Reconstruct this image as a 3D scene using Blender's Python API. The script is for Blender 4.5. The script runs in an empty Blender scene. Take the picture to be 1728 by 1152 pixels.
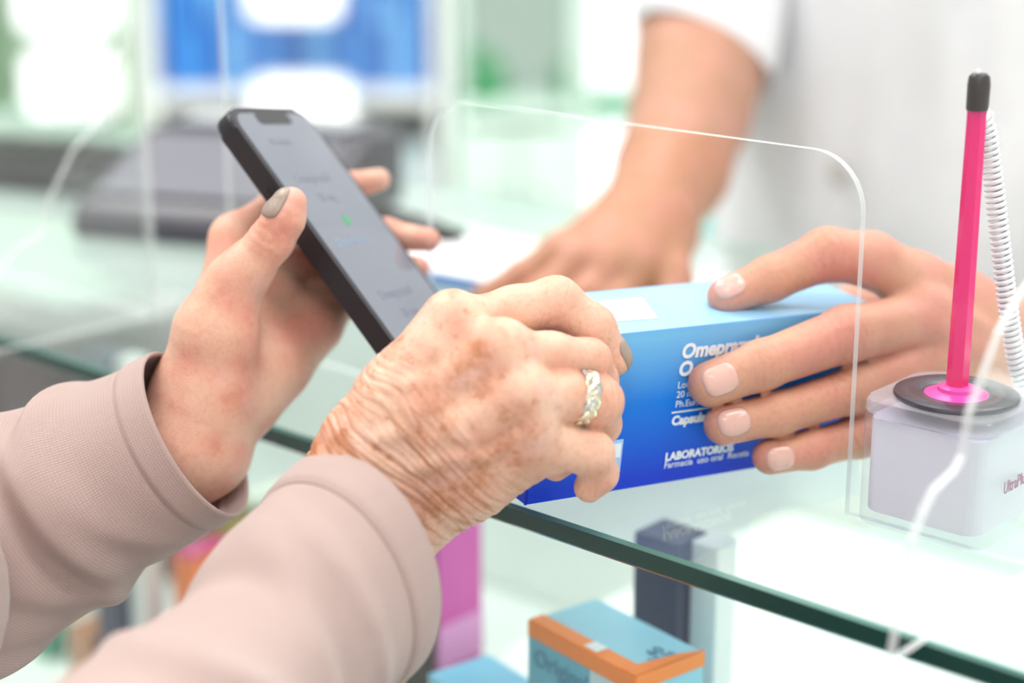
import bpy, bmesh, math, random
import numpy as np
from mathutils import Vector, Matrix
random.seed(7); rng = np.random.RandomState(5)
SC = bpy.context.scene
COL = SC.collection
# ------------------------------------------------------------------ camera, world, lamps, exposure
ZC = 0.95                       # height of the counter top
HC = 0.228                      # camera above it
PITCH = math.radians(16.0)
FPX = 2976.0
CP, SP = math.cos(PITCH), math.sin(PITCH)
RIGHT = np.array([1.0, 0, 0]); UP = np.array([0, SP, CP]); FWD = np.array([0, CP, -SP])
EYE = np.array([0, 0, ZC + HC])
cam = bpy.data.cameras.new('camera'); camo = bpy.data.objects.new('camera', cam); COL.objects.link(camo)
cam.sensor_width = 36.0; cam.lens = 36.0 * FPX / 1728.0
camo.location = EYE; camo.rotation_euler = (math.pi / 2 - PITCH, 0, 0)
cam.clip_start = 0.02; cam.clip_end = 60
cam.dof.use_dof = True; cam.dof.focus_distance = 0.60; cam.dof.aperture_fstop = 3.6
SC.camera = camo
w = bpy.data.worlds.new('world'); SC.world = w; w.use_nodes = True
w.node_tree.nodes['Background'].inputs[0].default_value = (0.93, 0.97, 1.0, 1)
w.node_tree.nodes['Background'].inputs[1].default_value = 1.6
SC.view_settings.view_transform = 'Standard'; SC.view_settings.look = 'None'
SC.view_settings.gamma = 1.0; SC.view_settings.use_curve_mapping = False
SC.view_settings.exposure = -0.45
SC.cycles.max_bounces = 10; SC.cycles.transparent_max_bounces = 32; SC.cycles.diffuse_bounces = 4
SC.cycles.caustics_reflective = False; SC.cycles.caustics_refractive = False
SC.cycles.use_denoising = True; SC.cycles.sample_clamp_indirect = 6.0


def area(name, loc, rot, sx, sy, power, col=(1, 1, 1)):
    l = bpy.data.lights.new(name, 'AREA'); l.shape = 'RECTANGLE'; l.size = sx; l.size_y = sy
    l.energy = power; l.color = col
    o = bpy.data.objects.new(name, l); COL.objects.link(o); o.location = loc; o.rotation_euler = rot
    return o


LAMPS = [(-1.0, 0.9, 14), (0.9, 0.3, 19), (0.6, 1.9, 27), (-1.1, 1.7, 36), (1.9, 2.0, 30), (-0.3, -0.9, 17)]
for (x, y, p) in LAMPS:
    area('ceiling_lamp_light', (x, y, 2.66), (0, 0, 0), 1.15, 0.55, p, (1, 0.985, 0.96))

# ------------------------------------------------------------------ helpers


def P(px, py, d):
    u = (px - 864) / FPX; v = (py - 576) / FPX
    return EYE + d * (FWD + u * RIGHT - v * UP)


def G(px, py, z=0.0):           # where the sight line meets the level z above the counter top
    u = (px - 864) / FPX; v = (py - 576) / FPX
    r = FWD + u * RIGHT - v * UP
    t = (ZC + z - EYE[2]) / r[2]
    return EYE + t * r


def camv(x, up, f):
    return x * RIGHT + up * UP + f * FWD


def V(a): return Vector((float(a[0]), float(a[1]), float(a[2])))
def nrm(a): a = np.asarray(a, float); return a / np.linalg.norm(a)


_mats = {}


def new_mat(name):
    m = bpy.data.materials.new(name); m.use_nodes = True
    return m, m.node_tree, m.node_tree.nodes['Principled BSDF']


def srgb(r, g, b):
    f = lambda c: (c / 255 / 12.92) if c / 255 <= 0.04045 else ((c / 255 + 0.055) / 1.055) ** 2.4
    return (f(r), f(g), f(b), 1)


def plain(name, col, rough=0.5, metal=0.0, noise=0.05, nscale=30.0, bump=0.0, bscale=200.0, coat=0.0, spec=0.5):
    """a procedural material: a colour broken up by soft noise and a fine grain in the relief"""
    if name in _mats: return _mats[name]
    m, nt, b = new_mat(name)
    b.inputs['Roughness'].default_value = rough; b.inputs['Metallic'].default_value = metal
    b.inputs['Coat Weight'].default_value = coat; b.inputs['Specular IOR Level'].default_value = spec
    tc = nt.nodes.new('ShaderNodeTexCoord'); n = nt.nodes.new('ShaderNodeTexNoise')
    n.inputs['Scale'].default_value = nscale; n.inputs['Detail'].default_value = 3
    nt.links.new(tc.outputs['Object'], n.inputs['Vector'])
    mr = nt.nodes.new('ShaderNodeMapRange'); mr.inputs[3].default_value = 1 - noise; mr.inputs[4].default_value = 1 + noise
    nt.links.new(n.outputs['Fac'], mr.inputs[0])
    mx = nt.nodes.new('ShaderNodeVectorMath'); mx.operation = 'SCALE'; mx.inputs[0].default_value = col[:3]
    nt.links.new(mr.outputs[0], mx.inputs['Scale']); nt.links.new(mx.outputs[0], b.inputs['Base Color'])
    if bump:
        n2 = nt.nodes.new('ShaderNodeTexNoise'); n2.inputs['Scale'].default_value = bscale
        nt.links.new(tc.outputs['Object'], n2.inputs['Vector'])
        bp = nt.nodes.new('ShaderNodeBump'); bp.inputs['Strength'].default_value = bump; bp.inputs['Distance'].default_value = 0.0005
        nt.links.new(n2.outputs['Fac'], bp.inputs['Height']); nt.links.new(bp.outputs[0], b.inputs['Normal'])
    _mats[name] = m
    return m


def emit(name, col, s):
    if name in _mats: return _mats[name]
    m = bpy.data.materials.new(name); m.use_nodes = True; nt = m.node_tree
    nt.nodes.remove(nt.nodes['Principled BSDF'])
    e = nt.nodes.new('ShaderNodeEmission'); e.inputs[0].default_value = (*col[:3], 1); e.inputs[1].default_value = s
    nt.links.new(e.outputs[0], nt.nodes['Material Output'].inputs[0]); _mats[name] = m
    return m


def clear(name, tint, ior=1.5, rough=0.02, haze=0.0, hcol=(1, 1, 1, 1)):
    """clear sheet: tinted see-through body with a Fresnel mirror, and a little surface haze"""
    if name in _mats: return _mats[name]
    m = bpy.data.materials.new(name); m.use_nodes = True; nt = m.node_tree
    nt.nodes.remove(nt.nodes['Principled BSDF'])
    t = nt.nodes.new('ShaderNodeBsdfTransparent'); t.inputs[0].default_value = (*tint[:3], 1)
    g = nt.nodes.new('ShaderNodeBsdfGlossy'); g.inputs['Roughness'].default_value = rough
    f = nt.nodes.new('ShaderNodeFresnel'); f.inputs[0].default_value = ior
    geo = nt.nodes.new('ShaderNodeNewGeometry')     # the same mirror strength seen from either side of the thin sheet
    flip = nt.nodes.new('ShaderNodeMix'); flip.data_type = 'VECTOR'
    neg = nt.nodes.new('ShaderNodeVectorMath'); neg.operation = 'SCALE'; neg.inputs['Scale'].default_value = 1.0
    mx = nt.nodes.new('ShaderNodeMixShader')
    nt.links.new(f.outputs[0], mx.inputs[0]); nt.links.new(t.outputs[0], mx.inputs[1]); nt.links.new(g.outputs[0], mx.inputs[2])
    # inside hits would give total reflection with a plain Fresnel, so limit it
    mn = nt.nodes.new('ShaderNodeMath'); mn.operation = 'MINIMUM'; mn.inputs[1].default_value = 0.35
    bf = nt.nodes.new('ShaderNodeMath'); bf.operation = 'SUBTRACT'; bf.inputs[0].default_value = 1.0
    nt.links.new(geo.outputs['Backfacing'], bf.inputs[1])
    ml = nt.nodes.new('ShaderNodeMath'); ml.operation = 'MULTIPLY'
    nt.links.new(f.outputs[0], mn.inputs[0]); nt.links.new(mn.outputs[0], ml.inputs[0]); nt.links.new(bf.outputs[0], ml.inputs[1])
    nt.links.new(ml.outputs[0], mx.inputs[0])
    nt.nodes.remove(flip); nt.nodes.remove(neg)
    out = mx
    if haze:
        d = nt.nodes.new('ShaderNodeBsdfDiffuse'); d.inputs[0].default_value = hcol
        mh = nt.nodes.new('ShaderNodeMixShader'); mh.inputs[0].default_value = haze
        nt.links.new(mx.outputs[0], mh.inputs[1]); nt.links.new(d.outputs[0], mh.inputs[2]); out = mh
    nt.links.new(out.outputs[0], nt.nodes['Material Output'].inputs[0]); _mats[name] = m
    return m


def tag(o, label=None, cat=None, group=None, kind=None):
    if label: o['label'] = label
    if cat: o['category'] = cat
    if group: o['group'] = group
    if kind: o['kind'] = kind
    return o


def empty(name, loc, label=None, cat=None, group=None, kind=None):
    o = bpy.data.objects.new(name, None); COL.objects.link(o); o.location = V(loc); o.empty_display_size = 0.05
    tag(o, label, cat, group, kind)
    return o


def world_of(o):
    return world_of(o.parent) @ o.matrix_parent_inverse @ o.matrix_basis if o.parent else o.matrix_basis.copy()


def link(name, me, parent=None, mats=None):
    o = bpy.data.objects.new(name, me); COL.objects.link(o)
    if mats:
        for m in (mats if isinstance(mats, (list, tuple)) else [mats]): me.materials.append(m)
    if parent:
        o.parent = parent; o.matrix_parent_inverse = world_of(parent).inverted()
    return o


def mesh_np(name, vs, fs, smooth=True, attrs=None):
    me = bpy.data.meshes.new(name)
    if isinstance(fs, np.ndarray):
        n = len(fs); k = fs.shape[1]
        me.vertices.add(len(vs)); me.vertices.foreach_set('co', np.asarray(vs, np.float32).ravel())
        me.loops.add(n * k); me.loops.foreach_set('vertex_index', fs.astype(np.int32).ravel())
        me.polygons.add(n); me.polygons.foreach_set('loop_start', np.arange(0, n * k, k, dtype=np.int32))
        me.update(calc_edges=True); me.validate()
    else:
        me.from_pydata([tuple(map(float, v)) for v in vs], [], [tuple(f) for f in fs])
    if smooth: me.polygons.foreach_set('use_smooth', np.ones(len(me.polygons), bool))
    if attrs:
        for k, a in attrs.items():
            a = np.asarray(a, np.float32)
            if a.ndim == 1:
                at = me.attributes.new(k, 'FLOAT', 'POINT'); at.data.foreach_set('value', a)
            else:
                at = me.attributes.new(k, 'FLOAT_VECTOR', 'POINT'); at.data.foreach_set('vector', a.ravel())
    me.update()
    return me


def from_bm(name, bm, smooth=False):
    bmesh.ops.recalc_face_normals(bm, faces=bm.faces)
    me = bpy.data.meshes.new(name); bm.to_mesh(me); bm.free()
    if smooth:
        me.polygons.foreach_set('use_smooth', np.ones(len(me.polygons), bool))
    return me


def obox(c, ax, ay, az, bev=0.0, seg=2):
    """box mesh data: centre c, half vectors ax ay az, rounded edges"""
    bm = bmesh.new(); bmesh.ops.create_cube(bm, size=2.0)
    M = np.array([ax, ay, az])
    for v in bm.verts:
        p = np.asarray(c) + np.array(v.co[:]) @ M
        v.co = V(p)
    if bev:
        bmesh.ops.bevel(bm, geom=list(bm.edges), offset=bev, segments=seg, profile=0.5, affect='EDGES')
    return bm


def box(name, c, ax, ay, az, mat, parent=None, bev=0.0, seg=2):
    return link(name, from_bm(name, obox(c, ax, ay, az, bev, seg)), parent, mat)


def prism(poly, off, mat_list=None):
    """poly: 3-D outline (planar), off: thickness vector. returns bmesh; side faces get material 1"""
    bm = bmesh.new(); a = [bm.verts.new(V(p)) for p in poly]; b = [bm.verts.new(V(np.asarray(p) + off)) for p in poly]
    f = bm.faces.new(a); bm.faces.new(b[::-1])
    n = len(poly)
    for i in range(n):
        s = bm.faces.new((a[i], a[(i + 1) % n], b[(i + 1) % n], b[i])); s.material_index = 1
    return bm


def lathe(profile, c, axis, seg=40):
    axis = nrm(axis); t = nrm(np.cross(axis, [0.3, 0.9, 0.2])); b = np.cross(axis, t)
    vs = []; fs = []
    for (r, h) in profile:
        for i in range(seg):
            a = 2 * math.pi * i / seg
            vs.append(np.asarray(c) + axis * h + r * (math.cos(a) * t + math.sin(a) * b))
    m = len(profile)
    for j in range(m - 1):
        for i in range(seg):
            fs.append((j * seg + i, j * seg + (i + 1) % seg, (j + 1) * seg + (i + 1) % seg, (j + 1) * seg + i))
    fs.append(tuple(range(seg))[::-1]); fs.append(tuple(range((m - 1) * seg, m * seg)))
    return vs, fs


def lathe_obj(name, profile, c, axis, mat, parent=None, seg=40, smooth=True):
    vs, fs = lathe(profile, c, axis, seg)
    bm = bmesh.new(); vv = [bm.verts.new(V(v)) for v in vs]
    for f in fs: bm.faces.new([vv[i] for i in f])
    bmesh.ops.recalc_face_normals(bm, faces=bm.faces)
    for f in bm.faces: f.smooth = smooth and len(f.verts) == 4
    for e in bm.edges:
        if len(e.link_faces) == 2 and e.link_faces[0].normal.angle(e.link_faces[1].normal, 0) > 0.7: e.smooth = False
    me = bpy.data.meshes.new(name); bm.to_mesh(me); bm.free()
    return link(name, me, parent, mat)


def tube(path, r, seg=8):
    path = np.asarray(path, float); n = len(path); vs = []; fs = []
    tg = np.gradient(path, axis=0); tg /= np.linalg.norm(tg, axis=1)[:, None]
    u = nrm(np.cross(tg[0], [0.3, 0.2, 0.9]))
    for i in range(n):
        u = u - tg[i] * np.dot(u, tg[i]); u = nrm(u); b = np.cross(tg[i], u)
        rr = r[i] if hasattr(r, '__len__') else r
        for k in range(seg):
            a = 2 * math.pi * k / seg; vs.append(path[i] + rr * (math.cos(a) * u + math.sin(a) * b))
    for i in range(n - 1):
        for k in range(seg):
            fs.append((i * seg + k, i * seg + (k + 1) % seg, (i + 1) * seg + (k + 1) % seg, (i + 1) * seg + k))
    fs.append(tuple(range(seg))[::-1]); fs.append(tuple(range((n - 1) * seg, n * seg)))
    return vs, fs


def catmull(pts, n):
    pts = np.asarray(pts, float); m = len(pts)
    q = np.vstack([2 * pts[0] - pts[1], pts, 2 * pts[-1] - pts[-2]])
    t = np.linspace(0, m - 1 - 1e-6, n); out = []
    for s in t:
        i = int(s); f = s - i; a, b, c, d = q[i], q[i + 1], q[i + 2], q[i + 3]
        out.append(0.5 * (2 * b + (c - a) * f + (2 * a - 5 * b + 4 * c - d) * f * f + (3 * b - a - 3 * c + d) * f ** 3))
    return np.array(out)


def text(name, s, size, o, ex, ey, mat, parent, lift=0.0002, extrude=0.00008, shear=0.0, sx=1.0, bold=0.0):
    cu = bpy.data.curves.new(name, 'FONT'); cu.body = s; cu.size = size; cu.shear = shear; cu.extrude = extrude
    cu.offset = bold; cu.resolution_u = 3
    t = bpy.data.objects.new(name, cu); COL.objects.link(t)
    dg = bpy.context.evaluated_depsgraph_get(); dg.update()
    me = bpy.data.meshes.new_from_object(t.evaluated_get(dg)); bpy.data.objects.remove(t); bpy.data.curves.remove(cu)
    ex = nrm(ex); ey = nrm(ey - ex * np.dot(ex, ey)); ez = np.cross(ex, ey)
    for v in me.vertices:
        v.co = V(np.asarray(o) + v.co.x * sx * ex + v.co.y * ey + (v.co.z + lift) * ez)
    me.materials.clear()
    return link(name, me, parent, mat)


# ------------------------------------------------------------------ signed-distance bodies (hands, heads, trunks)
def smin(a, b, k):
    h = np.clip(0.5 + 0.5 * (b - a) / k, 0, 1)
    return b * (1 - h) + a * h - k * h * (1 - h)


def cone_d(p, a, b, ra, rb):
    ab = b - a; L = float(ab @ ab) + 1e-12
    t = np.clip(((p - a) @ ab) / L, 0, 1)
    q = p - a - t[:, None] * ab
    return np.sqrt((q * q).sum(1)) - (ra + t * (rb - ra))


def chain_d(p, pts, k=0.004):
    """pts: list of (xyz, radius)"""
    d = None
    if len(pts) == 1: return np.linalg.norm(p - pts[0][0], axis=1) - pts[0][1]
    for (a, ra), (b, rb) in zip(pts[:-1], pts[1:]):
        e = cone_d(p, a, b, ra, rb); d = e if d is None else smin(d, e, k)
    return d


def ell_d(p, c, R, r):
    """rough ellipsoid distance; rows of R are the axes"""
    q = (p - c) @ np.asarray(R).T / np.asarray(r)
    k0 = np.linalg.norm(q, axis=1); k1 = np.linalg.norm(q / np.asarray(r), axis=1)
    return k0 * (k0 - 1.0) / (k1 + 1e-9)


def surface_nets(f, lo, hi, h):
    n = np.maximum(4, np.ceil((np.asarray(hi) - lo) / h).astype(int) + 1)
    ax = [lo[i] + h * np.arange(n[i]) for i in range(3)]
    X = np.stack(np.meshgrid(*ax, indexing='ij'), -1).reshape(-1, 3)
    val = np.concatenate([f(X[i:i + 400000]) for i in range(0, len(X), 400000)]).reshape(n)
    s = val < 0
    nc = n - 1
    acc = np.zeros((*nc, 3)); cnt = np.zeros(nc)
    corners = [(i, j, k) for i in (0, 1) for j in (0, 1) for k in (0, 1)]
    sl = lambda c: tuple(slice(c[i], c[i] + nc[i]) for i in range(3))
    for c in corners:
        for a in range(3):
            if c[a] == 0:
                d = list(c); d[a] = 1; d = tuple(d)
                va, vb = val[sl(c)], val[sl(d)]; m = (va < 0) != (vb < 0)
                t = np.where(m, va / (va - vb + 1e-20), 0)
                for q in range(3):
                    acc[..., q] += np.where(m, c[q] + (t if q == a else 0), 0)
                cnt += m
    act = cnt > 0
    idx = -np.ones(nc, int); idx[act] = np.arange(act.sum())
    base = np.stack(np.nonzero(act), -1)
    vs = np.asarray(lo) + h * (base + acc[act] / cnt[act][:, None])
    F = []
    for a in range(3):
        b, c = (a + 1) % 3, (a + 2) % 3
        s0 = [slice(None)] * 3; s1 = [slice(None)] * 3
        s0[a] = slice(0, -1); s1[a] = slice(1, None)
        ch = s[tuple(s0)] != s[tuple(s1)]
        ii = np.stack(np.nonzero(ch), -1)
        ok = (ii[:, b] > 0) & (ii[:, c] > 0) & (ii[:, b] < nc[b]) & (ii[:, c] < nc[c])
        ii = ii[ok]; inside = s[tuple(ii.T)]
        q = []
        for (db, dc) in ((-1, -1), (0, -1), (0, 0), (-1, 0)):
            j = ii.copy(); j[:, b] += db; j[:, c] += dc; q.append(idx[tuple(j.T)])
        q = np.stack(q, -1); q[~inside] = q[~inside][:, ::-1]
        F.append(q)
    return vs, np.concatenate(F)


def project(f, p, it=3, e=2e-4):
    for _ in range(it):
        d = f(p); g = np.stack([f(p + e * np.eye(3)[i]) - f(p - e * np.eye(3)[i]) for i in range(3)], -1) / (2 * e)
        g2 = (g * g).sum(1) + 1e-3
        p = p - np.clip(d / g2, -0.004, 0.004)[:, None] * g
    return p


def grad(f, p, e=3e-4):
    g = np.stack([f(p + e * np.eye(3)[i]) - f(p - e * np.eye(3)[i]) for i in range(3)], -1)
    return g / (np.linalg.norm(g, axis=1)[:, None] + 1e-12)


def subdivide(vs, fs):
    n = len(vs); e = np.stack([fs, np.roll(fs, -1, 1)], -1).reshape(-1, 2); es = np.sort(e, 1)
    key = es[:, 0] * n + es[:, 1]; u, inv = np.unique(key, return_inverse=True)
    ev = 0.5 * (vs[u // n] + vs[u % n]); em = inv.reshape(-1, 4) + n
    fc = vs[fs].mean(1); fi = n + len(u) + np.arange(len(fs))
    out = []
    for k in range(4):
        out.append(np.stack([fs[:, k], em[:, k], fi, em[:, (k - 1) % 4]], -1))
    return np.vstack([vs, ev, fc]), np.concatenate(out)


def vnormals(vs, fs):
    n = np.cross(vs[fs[:, 2]] - vs[fs[:, 0]], vs[fs[:, 3]] - vs[fs[:, 1]]); out = np.zeros_like(vs)
    for k in range(4):
        for c in range(3): out[:, c] += np.bincount(fs[:, k], n[:, c], len(vs))
    return out / (np.linalg.norm(out, axis=1)[:, None] + 1e-20)


def relax(vs, fs, it=2, w=0.5):
    n = len(vs); e = np.stack([fs, np.roll(fs, -1, 1)], -1).reshape(-1, 2)
    for _ in range(it):
        i = np.concatenate([e[:, 0], e[:, 1]]); j = np.concatenate([e[:, 1], e[:, 0]])
        acc = np.stack([np.bincount(i, vs[j, q], n) for q in range(3)], -1); c = np.bincount(i, minlength=n)
        vs = vs * (1 - w) + w * acc / np.maximum(c, 1)[:, None]
    return vs


def vnoise(p, seed=0):
    """smooth value noise on an Nx3 array"""
    i = np.floor(p).astype(np.int64); f = p - i; f = f * f * (3 - 2 * f)
    def hsh(a):
        h = (a[:, 0] * 374761393 + a[:, 1] * 668265263 + a[:, 2] * 2147483647 + seed * 144665) & 0xffffffff
        h = ((h ^ (h >> 13)) * 1274126177) & 0xffffffff
        return ((h ^ (h >> 16)) & 0xffff) / 65535.0
    r = 0
    for dx in (0, 1):
        for dy in (0, 1):
            for dz in (0, 1):
                wgt = (f[:, 0] if dx else 1 - f[:, 0]) * (f[:, 1] if dy else 1 - f[:, 1]) * (f[:, 2] if dz else 1 - f[:, 2])
                r = r + wgt * hsh(i + np.array([dx, dy, dz]))
    return r


def make_hand(palm, fingers, kpalm=0.010, kf=0.006, extra=(), h=0.0016, sub=1, frame=None, wr=None, joints=(), old=0.0, seed=1):
    """palm: list of chains; fingers: list of chains; returns vs, fs, attributes.
    extra: thin chains (tendons, veins, knuckles) pressed into the surface as (chain, k)"""
    def palm_f(p):
        d = None
        for ch in palm:
            e = chain_d(p, ch, 0.006); d = e if d is None else smin(d, e, kpalm)
        for ch, k in extra:
            d = smin(d, chain_d(p, ch, 0.002), k)
        return d

    def f(p):
        dp = palm_f(p); out = dp
        for ch in fingers:
            out = smin(out, smin(dp, chain_d(p, ch, 0.0035), kf), 0.0007)
        return out
    allp = np.array([c[0] for ch in palm + fingers for c in ch]); rad = max(c[1] for ch in palm + fingers for c in ch)
    lo = allp.min(0) - rad - 0.004; hi = allp.max(0) + rad + 0.004
    vs, fs = surface_nets(f, lo, hi, h)
    vs = project(f, vs, 2)
    for i in range(sub):
        vs, fs = subdivide(vs, fs)
        vs = project(f, vs, 1) if i == 0 else relax(vs, fs, 1, 0.5)
    vs = relax(vs, fs, 1, 0.4)
    g = vnormals(vs, fs)
    o, a, b, n = frame
    q = (vs - o) * 1000.0
    hc = np.stack([q @ a, q @ b, q @ n], -1)
    disp = np.zeros(len(vs)); red = np.zeros(len(vs)); wm = np.zeros(len(vs))
    for (c, ax, amp, per, wd) in joints:          # knuckle wrinkles running across the finger
        ax = nrm(ax); r = vs - c; s = (r @ ax) * 1000.0; dist = np.linalg.norm(r, axis=1) * 1000.0
        m = np.exp(-(s / wd) ** 2) * (dist < 22)
        side = np.clip(0.25 - (g @ n) * -1.0, 0, 1)   # only on the back of the finger
        ph = 2 * math.pi * s / per + 1.3 * (vnoise(vs * 260, seed) - 0.5) * 4
        disp += -amp * m * side * np.clip(np.cos(ph), -0.2, 1) ** 2
        red = np.maximum(red, m * 0.9)
    if wr is not None:                           # loose skin folded across the back of the wrist
        a0, a1, amp = wr
        m = np.clip((hc[:, 0] - a0) / 6, 0, 1) * np.clip((a1 - hc[:, 0]) / 22, 0, 1)
        warp = (vnoise(np.stack([hc[:, 0] / 14, hc[:, 1] / 16, hc[:, 2] / 20], -1), seed) - 0.5) * 7.0 + 0.004 * (hc[:, 1]) ** 2
        hh = 0
        for (per, am, sd) in ((3.6, 1.0, 3), (2.3, 0.75, 4), (6.1, 0.8, 5)):
            br = vnoise(np.stack([hc[:, 0] / 6, hc[:, 1] / 13, hc[:, 2] / 20], -1) + sd * 9.1, sd)
            hh = hh + am * br * (np.abs(np.sin(math.pi * (hc[:, 0] + warp) / per)) ** 0.7 - 0.6)
        disp += amp * m * hh; wm = m
        disp += amp * 0.45 * (vnoise(np.stack([hc[:, 0] / 3.2, hc[:, 1] / 7, hc[:, 2] / 7], -1), 9) - 0.5) * np.clip((70 - hc[:, 0]) / 30, 0, 1)
    vs = vs + g * disp[:, None]
    return vs, fs, {'hc': hc, 'red': red, 'wm': wm}, f


def hand_frame(o, tip, norm):
    a = nrm(tip - o); n = nrm(norm - a * np.dot(norm, a)); b = np.cross(n, a)
    return o, a, b, n


def nail_mesh(tip, base, r, up, length, width, t0, f=None):
    """curved nail plate over the last finger bone. tip: centre of the fingertip ball, base: previous joint"""
    a = nrm(tip - base); n = nrm(up - a * np.dot(up, a)); b = np.cross(n, a)
    vs = []; fs = []; NR, NA = 7, 28
    ctr = tip + a * t0
    def surf(s, t):
        # s along finger, t across (metres) -> point just over the skin
        th = t / (r * 1.0); x = ctr + a * s + r * 0.55 * (math.cos(th) * n + math.sin(th) * b)
        d = nrm(math.cos(th) * n + math.sin(th) * b + a * 0.10)
        if f is not None:
            lo, hi = 0.0, 0.012
            pts = x[None] + np.linspace(-0.002, 0.012, 57)[:, None] * d[None]
            val = f(pts); k = np.argmax(val > 0)
            x = pts[k]
            return x, d
        return x + d * r * 0.47, d
    for layer in (0, 1):
        for i in range(NR):
            rr = i / (NR - 1)
            for k in range(NA):
                q = 2 * math.pi * k / NA; c, s_ = math.cos(q), math.sin(q)
                ex = 0.62
                s = length / 2 * rr * math.copysign(abs(c) ** ex, c); t = width / 2 * rr * math.copysign(abs(s_) ** ex, s_)
                x, d = surf(s, t)
                off = 0.00045 * (1 - rr ** 6) + 0.0001 if layer == 0 else -0.0006
                vs.append(x + d * off)
    for layer in (0, 1):
        o = layer * NR * NA
        for i in range(NR - 1):
            for k in range(NA):
                q = (o + i * NA + k, o + i * NA + (k + 1) % NA, o + (i + 1) * NA + (k + 1) % NA, o + (i + 1) * NA + k)
                fs.append(q if layer == 0 else q[::-1])
    for k in range(NA):
        i = (NR - 1) * NA; fs.append((i + k, i + (k + 1) % NA, i + NR * NA + (k + 1) % NA, i + NR * NA + k))
    bm = bmesh.new(); vv = [bm.verts.new(V(v)) for v in vs]
    for q in fs:
        try: bm.faces.new([vv[j] for j in q])
        except ValueError: pass
    bmesh.ops.remove_doubles(bm, verts=bm.verts, dist=1e-6)
    return from_bm('fingernail', bm, True)


# ------------------------------------------------------------------ materials
def skin(name, base, dark, pink, spots=0.0, lines=0.0, sss=0.12):
    m, nt, b = new_mat(name); N = nt.nodes; L = nt.links
    b.inputs['Roughness'].default_value = 0.42; b.inputs['Specular IOR Level'].default_value = 0.35
    b.inputs['Subsurface Weight'].default_value = sss; b.inputs['Subsurface Scale'].default_value = 0.004
    b.inputs['Subsurface Radius'].default_value = (1.0, 0.35, 0.2)
    at = N.new('ShaderNodeAttribute'); at.attribute_name = 'hc'
    rd = N.new('ShaderNodeAttribute'); rd.attribute_name = 'red'
    wm = N.new('ShaderNodeAttribute'); wm.attribute_name = 'wm'
    def noise(scale, detail=3, stretch=(1, 1, 1), rough=0.5):
        mp = N.new('ShaderNodeMapping'); mp.inputs['Scale'].default_value = stretch; L.new(at.outputs['Vector'], mp.inputs[0])
        n = N.new('ShaderNodeTexNoise'); n.inputs['Scale'].default_value = scale; n.inputs['Detail'].default_value = detail
        n.inputs['Roughness'].default_value = rough; L.new(mp.outputs[0], n.inputs['Vector']); return n.outputs['Fac']
    def ramp(s, lo, hi, a=0.0, c=1.0):
        r = N.new('ShaderNodeMapRange'); r.inputs[1].default_value = lo; r.inputs[2].default_value = hi
        r.inputs[3].default_value = a; r.inputs[4].default_value = c; r.interpolation_type = 'SMOOTHSTEP'
        L.new(s, r.inputs[0]); return r.outputs[0]
    def mix(fac, A, B):
        x = N.new('ShaderNodeMix'); x.data_type = 'RGBA'
        if isinstance(fac, float): x.inputs[0].default_value = fac
        else: L.new(fac, x.inputs[0])
        for i, c in ((6, A), (7, B)):
            if isinstance(c, tuple): x.inputs[i].default_value = c
            else: L.new(c, x.inputs[i])
        return x.outputs[2]
    def mul(a, c):
        x = N.new('ShaderNodeMath'); x.operation = 'MULTIPLY'
        for i, s in ((0, a), (1, c)):
            if isinstance(s, float): x.inputs[i].default_value = s
            else: L.new(s, x.inputs[i])
        return x.outputs[0]
    def add(a, c):
        x = N.new('ShaderNodeMath'); x.operation = 'ADD'; L.new(a, x.inputs[0]); L.new(c, x.inputs[1]); return x.outputs[0]
    col = mix(ramp(noise(0.055, 2), 0.35, 0.7), base, pink)
    col = mix(mul(rd.outputs['Fac'], 0.35), col, pink)
    col = mix(ramp(noise(0.5, 3), 0.45, 0.75, 0, 0.22), col, dark)
    hgt = noise(1.4, 4, (1, 1, 1), 0.6)
    if spots:
        sp = mul(ramp(noise(0.085, 6, (1, 0.8, 1), 0.66), 0.44, 0.70), ramp(noise(0.03, 2), 0.36, 0.58))
        bk = N.new('ShaderNodeSeparateXYZ'); L.new(at.outputs['Vector'], bk.inputs[0])
        back = mul(ramp(bk.outputs['Z'], -8, 6), ramp(bk.outputs['X'], 88, 62))
        col = mix(mul(mul(sp, back), spots), col, dark)
        fr = mul(ramp(noise(0.22, 4, (1, 0.9, 1), 0.6), 0.54, 0.74), back)
        col = mix(mul(fr, spots * 0.8), col, dark)
        blu = mul(ramp(noise(0.07, 2, (0.6, 1.4, 1)), 0.55, 0.72), back)
        col = mix(mul(blu, 0.35), col, srgb(226, 190, 186))
    if lines:
        ln = ramp(noise(0.16, 4, (2.1, 0.28, 0.28), 0.6), 0.53, 0.66)
        col = mix(mul(mul(ln, wm.outputs['Fac']), lines), col, dark)
        hgt = add(hgt, mul(mul(noise(0.3, 3, (2.2, 0.35, 0.35)), wm.outputs['Fac']), 1.6))
    fine = N.new('ShaderNodeTexVoronoi'); fine.inputs['Scale'].default_value = 0.95; fine.feature = 'DISTANCE_TO_EDGE'
    mp = N.new('ShaderNodeMapping'); mp.inputs['Scale'].default_value = (1, 0.6, 0.8); L.new(at.outputs['Vector'], mp.inputs[0]); L.new(mp.outputs[0], fine.inputs['Vector'])
    hgt = add(hgt, mul(ramp(fine.outputs['Distance'], 0, 0.12), 0.35))
    bp = N.new('ShaderNodeBump'); bp.inputs['Strength'].default_value = 0.45 if lines else 0.25; bp.inputs['Distance'].default_value = 0.0005
    L.new(hgt, bp.inputs['Height']); L.new(bp.outputs[0], b.inputs['Normal'])
    L.new(col, b.inputs['Base Color'])
    return m


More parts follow.
